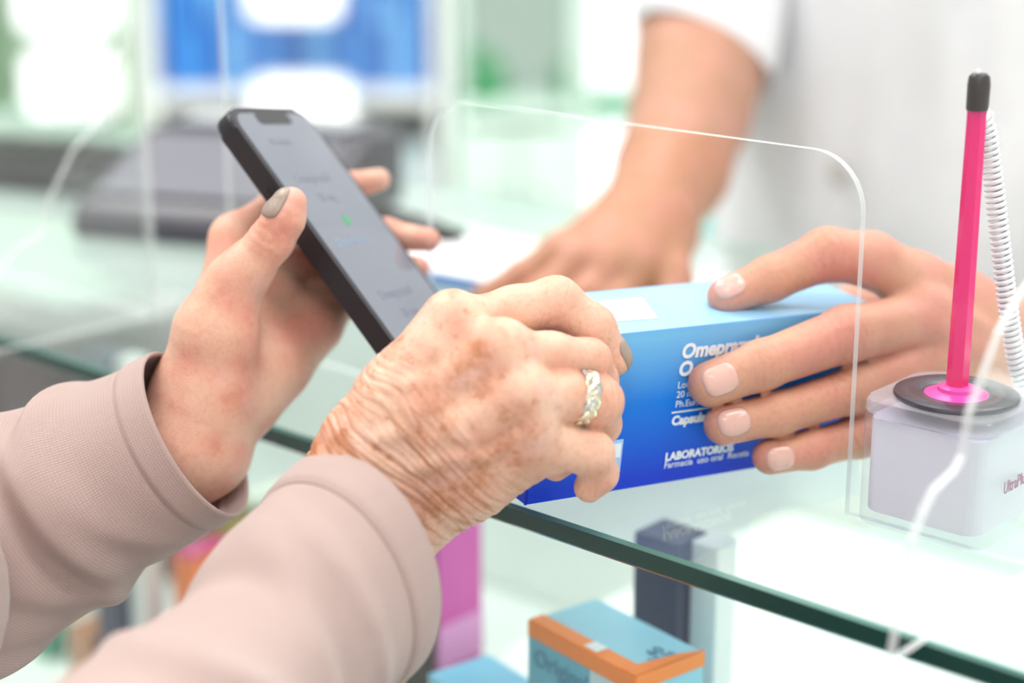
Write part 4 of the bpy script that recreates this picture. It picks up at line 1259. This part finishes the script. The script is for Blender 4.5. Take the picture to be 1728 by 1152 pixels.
sA = slv(elPR, shPR, P(1187, 92, 1.085), camv(.88, -.47, 0), .046, 21, True)
sB = slv(elPL, shPL, elPL + nrm(shPL - elPL) * .02, ED, .056, 22)
VV = np.vstack([coat[0], sA[0], sB[0]]); FF = np.vstack([coat[1], sA[1] + len(coat[0]), sB[1] + len(coat[0]) + len(sA[0])])
link('coat', mesh_np('coat', VV, FF, True, {'cloth': np.vstack([coat[0] * 1000, sA[2], sB[2]])}), PHR, M_COAT)
M_BTN = plain('pearl_button', srgb(214, 210, 208), 0.3)
tree_pts = coat[0]
for zz in (.30, .165, .032, -.10):
    cand = tree_pts[(abs(tree_pts[:, 2] - ZC - zz) < .012)]
    a_ = (cand - tc_) @ ED; front = (cand - tc_) @ ND
    k = np.argmin(front + 3 * abs(a_ + 0.035)); x = cand[k]
    lathe_obj('button', [(0.0085, -0.001), (0.009, 0.001), (0.0075, 0.0024), (0.003, 0.0018)], x - ND * 0.001, -ND, M_BTN, PHR, 20)
tr = body_mesh_piece([[(tc_ - ZD * .16, .13), (tc_ - ZD * .2, .13)], [(tc_ - ZD * .2 + ED * .09, .095), (tc_ - ZD * .55 + ED * .1, .075), (tc_ - ZD * .87 + ED * .1, .065)],
                      [(tc_ - ZD * .2 - ED * .09, .095), (tc_ - ZD * .55 - ED * .1, .075), (tc_ - ZD * .87 - ED * .1, .065)]], .04, .016)
link('trousers', mesh_np('trousers', tr[0], tr[1], True), PHR, plain('white_trouser_cloth', srgb(226, 226, 230), 0.9))
for q in (-1, 1):
    b0 = np.array([tc_[0], tc_[1], 0]) + ED * 0.1 * q
    shoe('shoe', b0 - ND * 0.17, b0 + ND * 0.05, plain('white_clog', srgb(226, 226, 226), 0.4), PHR)
# ------------------------------------------------------------------ stock in the showcase


def depth_at(s, o, z): return float((C(s, o, z) - EYE) @ FWD)


def card(name, col, rough=0.35): return plain(name, col, rough, noise=0.04)


def carton(name, px0, px1, pytop, o, dep, base, col, label, cat='box', group=None, twist=0.0, band=None, panel=None):
    """upright carton on a shelf of the case: px range and top seen at offset o behind the front glass"""
    s = s_at((px0 + px1) / 2, o, -0.08); d = depth_at(s, o, -0.08)
    wd = (px1 - px0) * d / FPX
    v = (pytop - 576) / FPX; zt = HC - d * (SP + v * CP)
    wd = wd / abs(ED @ RIGHT) * 0.9 if dep < wd else wd * 0.85
    zb = base + 0.0004
    c0 = C(s, o + dep / 2, zb); ax = nrm(ED * math.cos(twist) + ND * math.sin(twist)); ay = np.cross(ZD, ax); h = zt - zb
    t = empty(name, c0, label, cat, group)
    box('carton', c0 + ZD * h / 2, ax * wd / 2, ay * dep / 2, ZD * h / 2, card('card_%d_%d_%d' % tuple(int(c * 255) for c in col[:3]), col), t, 0.0006)
    if band:
        z0, z1, bc = band
        box('printed_band', c0 + ZD * h * (z0 + z1) / 2, ax * (wd / 2 + .0003), ay * (dep / 2 + .0003), ZD * h * (z1 - z0) / 2, card('band_%d_%d_%d' % tuple(int(c * 255) for c in bc[:3]), bc), t)
    if panel:
        z0, z1, bc = panel
        box('printed_panel', c0 + ZD * h * (z0 + z1) / 2 - ay * (dep / 2 + .0003), ax * wd * .34, ay * .0003, ZD * h * (z1 - z0) / 2, card('band_%d_%d_%d' % tuple(int(c * 255) for c in bc[:3]), bc), t)
    return t


# the pale blue carton with the orange edge
zt = -0.066
q0, q1, q2 = G(893, 1046, zt), G(1072, 1143, zt), G(1181, 1096, zt)
ax = nrm(q1 - q0); la = np.linalg.norm(q1 - q0); ay = np.cross(ZD, ax); lb = abs(float((q2 - q1) @ ay))
hh = zt - SHZ - 0.0004
t = empty('tablet_carton', q0 - ZD * hh + ax * la / 2 + ay * lb / 2, 'pale blue carton with an orange edge strip reading Original, inside the showcase', 'box')
cen = q0 + ax * la / 2 + ay * lb / 2 - ZD * hh / 2
box('carton', cen, ax * la / 2, ay * lb / 2, ZD * hh / 2, card('sky_card', srgb(150, 212, 232)), t, 0.0006)
M_OR = card('orange_card', srgb(250, 134, 24)); M_TEAL = card('teal_card', srgb(84, 176, 204)); M_PALE = card('pale_card', srgb(196, 222, 232))
box('orange_strip', q0 + ax * la / 2 + ay * .0035 + ZD * .0003, ax * la / 2, ay * .0036, ZD * .0003, M_OR, t)
box('orange_strip', q0 + ax * la / 2 - ay * .0003 - ZD * .0030, ax * la / 2, ay * .0003, ZD * .0032, M_OR, t)
box('orange_strip', q1 + ay * lb / 2 + ax * .0003 - ZD * .0025, ay * lb / 2, ax * .0003, ZD * .0030, M_OR, t)
bm = prism([q1 + ZD * .0007 - ax * .0075, q1 + ZD * .0007, q1 + ay * lb + ZD * .0007, q1 + ay * lb * .72 - ax * .0035 + ZD * .0007], ZD * .0002)
link('orange_flap', from_bm('orange_flap', bm), t, M_OR)
box('teal_panel', q0 + ax * la * .30 - ay * .0002 - ZD * .026, ax * la * .30, ay * .0002, ZD * .0195, M_TEAL, t)
box('pale_panel', q0 + ax * la * .80 - ay * .0002 - ZD * .026, ax * la * .20, ay * .0002, ZD * .0195, M_PALE, t)
text('printed_word', 'Original', 0.0102, q0 + ax * la * .06 - ay * .0005 - ZD * .0170, ax, ZD, card('deep_teal_ink', srgb(44, 128, 168)), t, bold=.0001)
text('printed_word', '+NA', 0.0075, q0 + ax * la * .72 - ay * .0005 - ZD * .019, ax, ZD, card('orange_ink', srgb(240, 110, 30)), t, bold=.0002)
box('printed_rule', q0 + ax * la * .22 - ay * .0005 - ZD * .026, ax * la * .16, ay * .0002, ZD * .0008, card('orange_ink', srgb(240, 110, 30)), t)
bm = obox(q0 + ax * la * .57 + ay * .004 + ZD * .0009, ax * .0036, ay * .0028, ZD * .0002, .0001); link('white_seal', from_bm('white_seal', bm), t, card('seal_white', srgb(236, 244, 246)))
text('printed_word', '60', 0.0075, q0 + ax * la * .86 + ay * .016 + ZD * .0003, nrm(ay), -ax, card('deep_teal_ink', srgb(44, 128, 168)), t)
text('printed_word', '20 20', 0.0055, q0 + ax * la * .94 + ay * .012 + ZD * .0003, nrm(ay), -ax, card('deep_teal_ink', srgb(44, 128, 168)), t)
SKY = srgb(120, 190, 226)
zt2 = -0.106
q0b, q1b, q2b = G(722, 1136, zt2), G(812, 1196, zt2), G(898, 1148, zt2)
def flat_carton(name, q0, q1, q2, zt, zb, col, label, spot=None, side=None):
    ax = nrm(q1 - q0); la = np.linalg.norm(q1 - q0); ay = np.cross(ZD, ax); lb = abs(float((q2 - q1) @ ay)); hh = zt - zb - .0004
    t = empty(name, q0 + ax * la / 2 + ay * lb / 2 - ZD * hh, label, 'box')
    box('carton', q0 + ax * la / 2 + ay * lb / 2 - ZD * hh / 2, ax * la / 2, ay * lb / 2, ZD * hh / 2, card(name + label[:6], col), t, .0006)
    if side: box('printed_panel', q0 + ax * la * .5 - ay * .0003 - ZD * hh * .4, ax * la * .46, ay * .0003, ZD * hh * .3, card('side' + label[:6], side), t)
    if spot: box('printed_corner', q0 + ax * la * .12 + ay * lb * .1 + ZD * .0002, ax * .004, ay * .003, ZD * .0002, card('spot' + label[:6], spot), t)
    return t
flat_carton('cream_carton', q0b, q1b, q2b, zt2, SHZ, SKY, 'sky blue carton low in the showcase, left of the orange edged one', None, srgb(226, 196, 120))
zt3 = -0.100
q0c = G(1092, 1146, zt3)
axc = nrm(q1 - q0)
ayc = np.cross(ZD, axc)
q0c = q2 + ax * .006 - ay * .016; q0c[2] = ZC + zt3
flat_carton('capsule_carton', q0c, q0c + ax * .045, q0c + ax * .045 + ay * .05, zt3, SHZ, srgb(140, 204, 228), 'pale blue carton with a yellow corner, right of the orange edged one', srgb(250, 214, 60))
carton('hair_care_carton', 682, 752, 880, .105, .03, SHL, srgb(206, 66, 164), 'tall magenta carton in the showcase just beyond the near cuff', band=(.60, .72, srgb(224, 150, 206)), panel=(.15, .32, srgb(232, 190, 90)))
carton('hair_care_carton', 640, 690, 1085, .085, .02, SHL, srgb(36, 34, 30), 'black carton with a yellow stripe, below the near cuff', panel=(.2, .9, srgb(226, 206, 40)))
carton('hair_care_carton', 268, 322, 955, .10, .03, SHL, srgb(196, 44, 118), 'crimson pink carton in the showcase between the two sleeves', band=(.70, .98, srgb(236, 120, 48)))
carton('hair_care_carton', 318, 380, 880, .13, .03, SHL, srgb(150, 134, 58), 'olive green carton behind the crimson one in the showcase', band=(.1, .3, srgb(212, 70, 130)))
carton('hair_care_carton', 384, 428, 852, .15, .03, SHL, srgb(206, 218, 204), 'pale grey green carton beside the olive one in the showcase', band=(.75, .95, srgb(120, 140, 130)))
carton('lotion_carton', 8, 52, 1085, .11, .04, SHL, srgb(60, 158, 130), 'green carton on the lower shelf at the far end of the showcase')
carton('lotion_carton', 58, 138, 1010, .12, .05, SHL, srgb(226, 228, 222), 'white carton with a red top band on the lower shelf', band=(.86, .97, srgb(204, 70, 80)))
carton('lotion_carton', 66, 146, 1112, .085, .03, SHL, srgb(186, 130, 96), 'short tan carton before the white one on the lower shelf')
carton('archive_carton', -60, 142, 560, .16, .12, SHL, srgb(92, 74, 80), 'dark plum carton filling the far bay behind the navy post')
carton('archive_carton', -330, -80, 560, .16, .12, SHL, srgb(104, 88, 92), 'second dark plum carton further along in the far bay')

# ------------------------------------------------------------------ things on the counter
tl = P(300, 415, 1.10)
g0 = G(300, 420); gx = nrm(np.array([0.95, -0.30, 0])); gy = np.array([-gx[1], gx[0], 0])
till = empty('till', g0 + gy * .06, 'dark grey wedge shaped till standing on the counter behind the phone', 'till')
def base_at(a, b, z): return np.array([g0[0], g0[1], ZC]) + gx * a + gy * b + ZD * z
bm = prism([base_at(-.075, .0, .0005), base_at(-.075, .012, .020), base_at(-.075, .10, .052), base_at(-.075, .16, .052), base_at(-.075, .16, .0005)], gx * .155)
bmesh.ops.bevel(bm, geom=list(bm.edges), offset=.008, segments=4, profile=.5, affect='EDGES')
for f_ in bm.faces: f_.material_index = 0
link('till_body', from_bm('till_body', bm, True), till, plain('till_grey', srgb(62, 60, 70), 0.35))
slope = nrm(base_at(0, .10, .052) - base_at(0, .012, .020)); nn = np.cross(gx, slope)
cm_ = (base_at(-.075, .014, .0215) + base_at(-.075, .096, .0515)) / 2 + gx * .0775
box('till_panel', cm_ + nn * .0006, gx * .066, slope * .036, nn * .0022, plain('till_pale_panel', srgb(112, 112, 122), .3), till, .001)
box('till_screen', base_at(.0025, .128, .0535), gx * .060, gy * .020, ZD * .002, plain('till_screen', srgb(140, 144, 154), .15), till, .001)
kb0 = G(60, 330)
kb = empty('keyboard', np.array([kb0[0], kb0[1], ZC]), 'black keyboard lying on the counter beyond the till', 'keyboard')
ka = nrm(np.array([0.93, -.36, 0])); kc = np.array([-ka[1], ka[0], 0])
kp = lambda a, b, z: np.array([kb0[0], kb0[1], ZC]) + ka * a + kc * b + ZD * z
bm = prism([kp(-.19, 0, .0005), kp(-.19, 0, .012), kp(-.19, .075, .022), kp(-.19, .075, .0005)], ka * .23); 
bmesh.ops.bevel(bm, geom=list(bm.edges), offset=.003, segments=2, profile=.5, affect='EDGES')
for f_ in bm.faces: f_.material_index = 0
link('keyboard_body', from_bm('keyboard_body', bm), kb, M_DARK)
ks = nrm(kp(0, .075, .022) - kp(0, 0, .012)); kn = np.cross(ka, ks); kme2 = None
for i in range(12):
    for j in range(4):
        c = kp(-.18 + i * .0188, .004, .0135) + ks * (.008 + j * .017) + kn * .0012
        if kme2 is None:
            kme2 = from_bm('key', obox(c * 0, ka * .0078, ks * .0068, kn * .0022, .001)); kme2.materials.append(M_BLACK)
        o = link('key', kme2, kb); o.location = V(c)
# small black clip and papers seen past the phone
pc0 = G(752, 428)
clip = empty('stapler', pc0, 'small black stapler on the counter just past the phone', 'stapler')
sa = nrm(np.array([.8, -.6, 0])); sb = np.array([-sa[1], sa[0], 0])
box('stapler_base', pc0 + ZD * .0035 + sa * -.02, sa * .035, sb * .010, ZD * .003, M_BLACK, clip, .001)
box('stapler_arm', pc0 + ZD * .0125 + sa * -.022, nrm(sa - ZD * .12) * .032, sb * .009, ZD * .0048, M_BLACK, clip, .002)
box('stapler_hinge', pc0 + ZD * .009 - sa * .048, sa * .005, sb * .0095, ZD * .007, M_DARK, clip, .001)
pp = G(800, 462)
pap = empty('prescription_pad', pp, 'white paper pad with a blue edge lying by the resting hand', 'paper')
box('paper_block', pp + ZD * .0045, sa * .050, sb * .034, ZD * .004, plain('paper_white', srgb(246, 246, 250), .7), pap, .0004)
box('blue_edge', pp + ZD * .0045 - sb * .0345, sa * .050, sb * .0006, ZD * .004, plain('pad_blue', srgb(120, 160, 214), .5), pap)

# ------------------------------------------------------------------ the shop behind
def bz(py, d): v = (py - 576) / FPX; return ZC + HC - d * (SP + v * CP)      # height seen at row py, distance d
def bxx(px, d): return (px - 864) / FPX * d
def by(py, d): v = (py - 576) / FPX; return d * (CP - v * SP)


def unit(name, px0, px1, pyref, d, top, label, mat, shelves, dep=0.30):
    """floor-standing shop unit whose front faces the counter"""
    x0, x1 = bxx(px0, d), bxx(px1, d); y = by(pyref, d); cx, wx = (x0 + x1) / 2, (x1 - x0) / 2
    t = empty(name, (cx, y + dep / 2, 0), label, 'shelving')
    box('side_panel', (x0 + .01, y + dep / 2, top / 2), (.01, 0, 0), (0, dep / 2, 0), (0, 0, top / 2 - .001), mat, t, .002)
    box('side_panel', (x1 - .01, y + dep / 2, top / 2), (.01, 0, 0), (0, dep / 2, 0), (0, 0, top / 2 - .001), mat, t, .002)
    box('rear_panel', (cx, y + dep - .01, top / 2), (wx - .021, 0, 0), (0, .01, 0), (0, 0, top / 2 - .002), mat, t)
    for z in shelves:
        box('shelf', (cx, y + dep / 2 - .012, z), (wx - .021, 0, 0), (0, dep / 2 - .012, 0), (0, 0, .011), mat, t, .002)
    return t, x0, x1, y, wx


D1 = 2.75
# pale green unit on the far side with lit signs
t1, x0, x1, y1, w1 = unit('shelving_unit', -110, 238, 120, D1, 1.5, 'pale green shelving unit with lit white signs, left of the blue stock', plain('pale_green_laminate', srgb(196, 226, 196), .4), [.12, .45, .62, 1.22])
def sign(px0, px1, py0, py1, d, yoff, host_y, label, s=3.2):
    z0, z1 = bz(py1, d), bz(py0, d); x0, x1 = bxx(px0, d), bxx(px1, d); y = host_y - yoff
    c = np.array([(x0 + x1) / 2, y, (z0 + z1) / 2])
    t = empty('light_box', c - ZD * (z1 - z0) / 2, label, 'sign')
    bm = prism(rrect(c + np.array([0, .012, 0]), RIGHT, ZD, (x1 - x0) / 2 + .006, (z1 - z0) / 2 + .006, .022, 6), np.array([0, .02, 0]))
    for f_ in bm.faces: f_.material_index = 0
    link('sign_case', from_bm('sign_case', bm), t, M_WHITE)
    bm = prism(rrect(c + np.array([0, .004, 0]), RIGHT, ZD, (x1 - x0) / 2, (z1 - z0) / 2, .020, 6), np.array([0, .006, 0]))
    for f_ in bm.faces: f_.material_index = 0
    link('lit_face', from_bm('lit_face', bm), t, emit('lit_sign', (1, 1, 1), s))
    return t
sign(50, 198, 88, 190, D1, .03, y1, 'lit white sign on the pale green unit, the lower one')
sign(46, 204, -40, 48, D1, .03, y1, 'lit white sign on the pale green unit, the upper one')
ORD = ['first', 'second', 'third', 'fourth', 'fifth', 'sixth', 'seventh', 'eighth', 'ninth', 'tenth', 'eleventh', 'twelfth', 'thirteenth']
SHADE = {}
def row(px0, px1, d, y, zb, n, hmin, hmax, cols, name, label, group, dep=.05, gap=.1):
    x0, x1 = bxx(px0, d) + .018, bxx(px1, d) - .018; st = (x1 - x0) / n
    for i in range(n):
        h = hmin + (hmax - hmin) * rng.rand(); c = np.array([x0 + st * (i + .5), y + .035 + rng.rand() * .01, zb + .0118])
        k = i % len(cols)
        t = empty(name, c, label % (cols[k].name.replace('stock_', '').replace('_', ' '), ORD[n - 1 - i]), 'box', group)
        box('carton', c + ZD * h / 2 + np.array([0, dep / 2, 0]), (st * (1 - gap) / 2, 0, 0), (0, dep / 2, 0), ZD * h / 2, cols[k], t, .002, 1)
        box('printed_label', c + ZD * h * .6 - np.array([0, .0008, 0]), (st * (1 - gap) * .3, 0, 0), (0, .0008, 0), ZD * h * .13, cols[(k + 1) % len(cols)], t)
BLU = [card('stock_blue', srgb(44, 112, 196)), card('stock_azure', srgb(66, 146, 220)), card('stock_navy', srgb(34, 88, 176)), card('stock_sky', srgb(110, 180, 234))]
GRN = [card('stock_green', srgb(30, 140, 84)), card('stock_leaf', srgb(70, 168, 104))]
MNT = [card('stock_mint', srgb(206, 232, 214)), card('stock_white', srgb(238, 242, 238)), card('stock_pale_green', srgb(170, 212, 180))]
row(-104, 232, D1, y1, .62, 9, .10, .16, MNT, 'skincare_carton', '%s carton, %s from the blue stock on the pale green unit\'s middle shelf', 'mint cartons on the pale green unit')
row(-104, 232, D1, y1, .45, 8, .09, .13, [card('stock_forest', srgb(96, 140, 110)), card('stock_white', srgb(238, 242, 238))], 'skincare_carton', 'small %s carton, %s from the blue stock on the pale green unit\'s lower shelf', 'cartons low on the pale green unit')
# blue stock
zsh = bz(152, D1)
t2, x0, x1, y2, w2 = unit('shelving_unit', 240, 752, 150, D1, 1.5, 'tall white shelving unit stocked with rows of blue cartons', M_WHITE, [.12, zsh - .30, zsh - .012, zsh + .27])
row(248, 744, D1, y2, zsh - .012, 13, .20, .25, BLU, 'vitamin_carton', '%s carton, %s from the mint unit in the row of blue stock', 'blue cartons on the tall white unit', .06, .03)
row(248, 744, D1, y2, zsh - .30, 10, .15, .22, [card('stock_frost', srgb(214, 232, 238)), card('stock_white', srgb(238, 242, 238)), card('stock_ice', srgb(186, 220, 230))], 'serum_carton', '%s carton, %s from the mint unit in the row below the blue stock', 'icy cartons below the blue stock', .06, .05)
sign(436, 590, 130, 232, D1, .05, y2, 'lit white sign under the blue cartons, behind the phone')
sign(434, 578, -50, 22, D1, .05, y2, 'lit white sign over the middle of the blue cartons')
# mint unit
t3, x0, x1, y3, w3 = unit('shelving_unit', 762, 985, 150, D1, 1.5, 'mint shelving unit with green cartons beside the bright window', M_MINT, [.12, .34, bz(178, D1) - .012, bz(178, D1) + .30])
row(772, 872, D1, y3, bz(178, D1) - .012, 3, .055, .085, GRN, 'herbal_carton', 'small %s green carton, %s from the middle of the mint unit\'s blue-stock half', 'green cartons on the mint unit')
row(920, 980, D1, y3, bz(178, D1) - .012, 2, .05, .07, GRN, 'herbal_carton', 'small %s green carton, %s from the bright window on the mint unit', 'green cartons at the window end')
for k in range(2):
    xa = x0 + .004 + (x1 - x0 - .008) * k / 2; xb = xa + (x1 - x0 - .008) / 2 - .004
    dr = box('door', ((xa + xb) / 2, y3 - .010, bz(196, D1) / 2 + .03), ((xb - xa) / 2, 0, 0), (0, .009, 0), (0, 0, bz(196, D1) / 2 - .05), M_MINT, t3, .003)
    lathe_obj('door_knob', [(.006, 0), (.005, .012), (.010, .018), (.008, .024)], ((xb - .03) if k == 0 else (xa + .03), y3 - .019, bz(330, D1)), np.array([0, -1, 0]), M_GREY, dr, 16)
box('glow_fill', (bxx(873, D1), y3 + .12, bz(60, D1) + .02), (bxx(984, D1) / 2 - bxx(763, D1) / 2 - .024, 0, 0), (0, .006, 0), (0, 0, .13), emit('mint_glow_fill', srgb(214, 240, 222), .95), t3)  # added glowing panel, no lamp there; brightens the dark space above the shelf
# bright shop window
zA, zB_, zC_, zD_ = .30, bz(205, 3.0), bz(158, 3.0), 2.1
xw0, xw1 = bxx(990, 3.0), bxx(1500, 3.0); yw = by(100, 3.0)
wn = empty('window_1', ((xw0 + xw1) / 2, yw, zA)); wn['kind'] = 'structure'
M_DAY = emit('daylight_pane', (0.97, 1, 1), 2.6)
for z0, z1 in ((zA, zB_), (zC_, zD_)):
    for k in range(3):
        a, b = xw0 + (xw1 - xw0) * k / 3, xw0 + (xw1 - xw0) * (k + 1) / 3
        box('pane', ((a + b) / 2, yw + .01, (z0 + z1) / 2), ((b - a) / 2 - .008, 0, 0), (0, .003, 0), (0, 0, (z1 - z0) / 2 - .004), M_DAY, wn)
box('window_rail', ((xw0 + xw1) / 2, yw, (zB_ + zC_) / 2), ((xw1 - xw0) / 2, 0, 0), (0, .02, 0), (0, 0, (zC_ - zB_) / 2), plain('green_rail', srgb(96, 176, 132), .4), wn, .003)
for k in range(4):
    x = xw0 + (xw1 - xw0) * k / 3
    box('mullion', (x, yw, (zA + zD_) / 2), (.012, 0, 0), (0, .018, 0), (0, 0, (zD_ - zA) / 2), M_WHITE, wn, .002)
box('window_sill', ((xw0 + xw1) / 2, yw - .02, zA / 2), ((xw1 - xw0) / 2, 0, 0), (0, .06, 0), (0, 0, zA / 2 - .001), M_WHITE, wn, .004)
# turquoise stock glimpsed between the resting arm and the coat
D4 = 2.0
t4, x0, x1, y4, w4 = unit('shelving_unit', 1120, 1300, 400, D4, bz(300, D4), 'low white unit behind the pharmacist with turquoise tubs', M_WHITE, [.10, bz(452, D4) - .012], .3)
for i, (px, col, h) in enumerate(((1180, srgb(150, 226, 222), .085), (1222, srgb(196, 240, 236), .095), (1262, srgb(110, 206, 206), .085))):
    c = np.array([bxx(px, D4), y4 + .05, bz(452, D4)])
    tt = empty('tub', c, ['turquoise tub nearest the resting arm on the low white unit', 'palest turquoise tub in the middle of the low white unit', 'deep turquoise tub nearest the coat on the low white unit'][i], 'tub')
    lathe_obj('tub_body', [(.012, 0.0005), (.013, .002), (.0135, h - .02), (.0125, h - .015)], c, ZD, card('tub_%d' % i, col), tt, 24)
    lathe_obj('tub_lid', [(.0138, h - .015), (.0140, h - .002), (.0125, h)], c, ZD, M_WHITE, tt, 24)
bt = np.array([bxx(1200, D4), y4 + .02, bz(452, D4)])
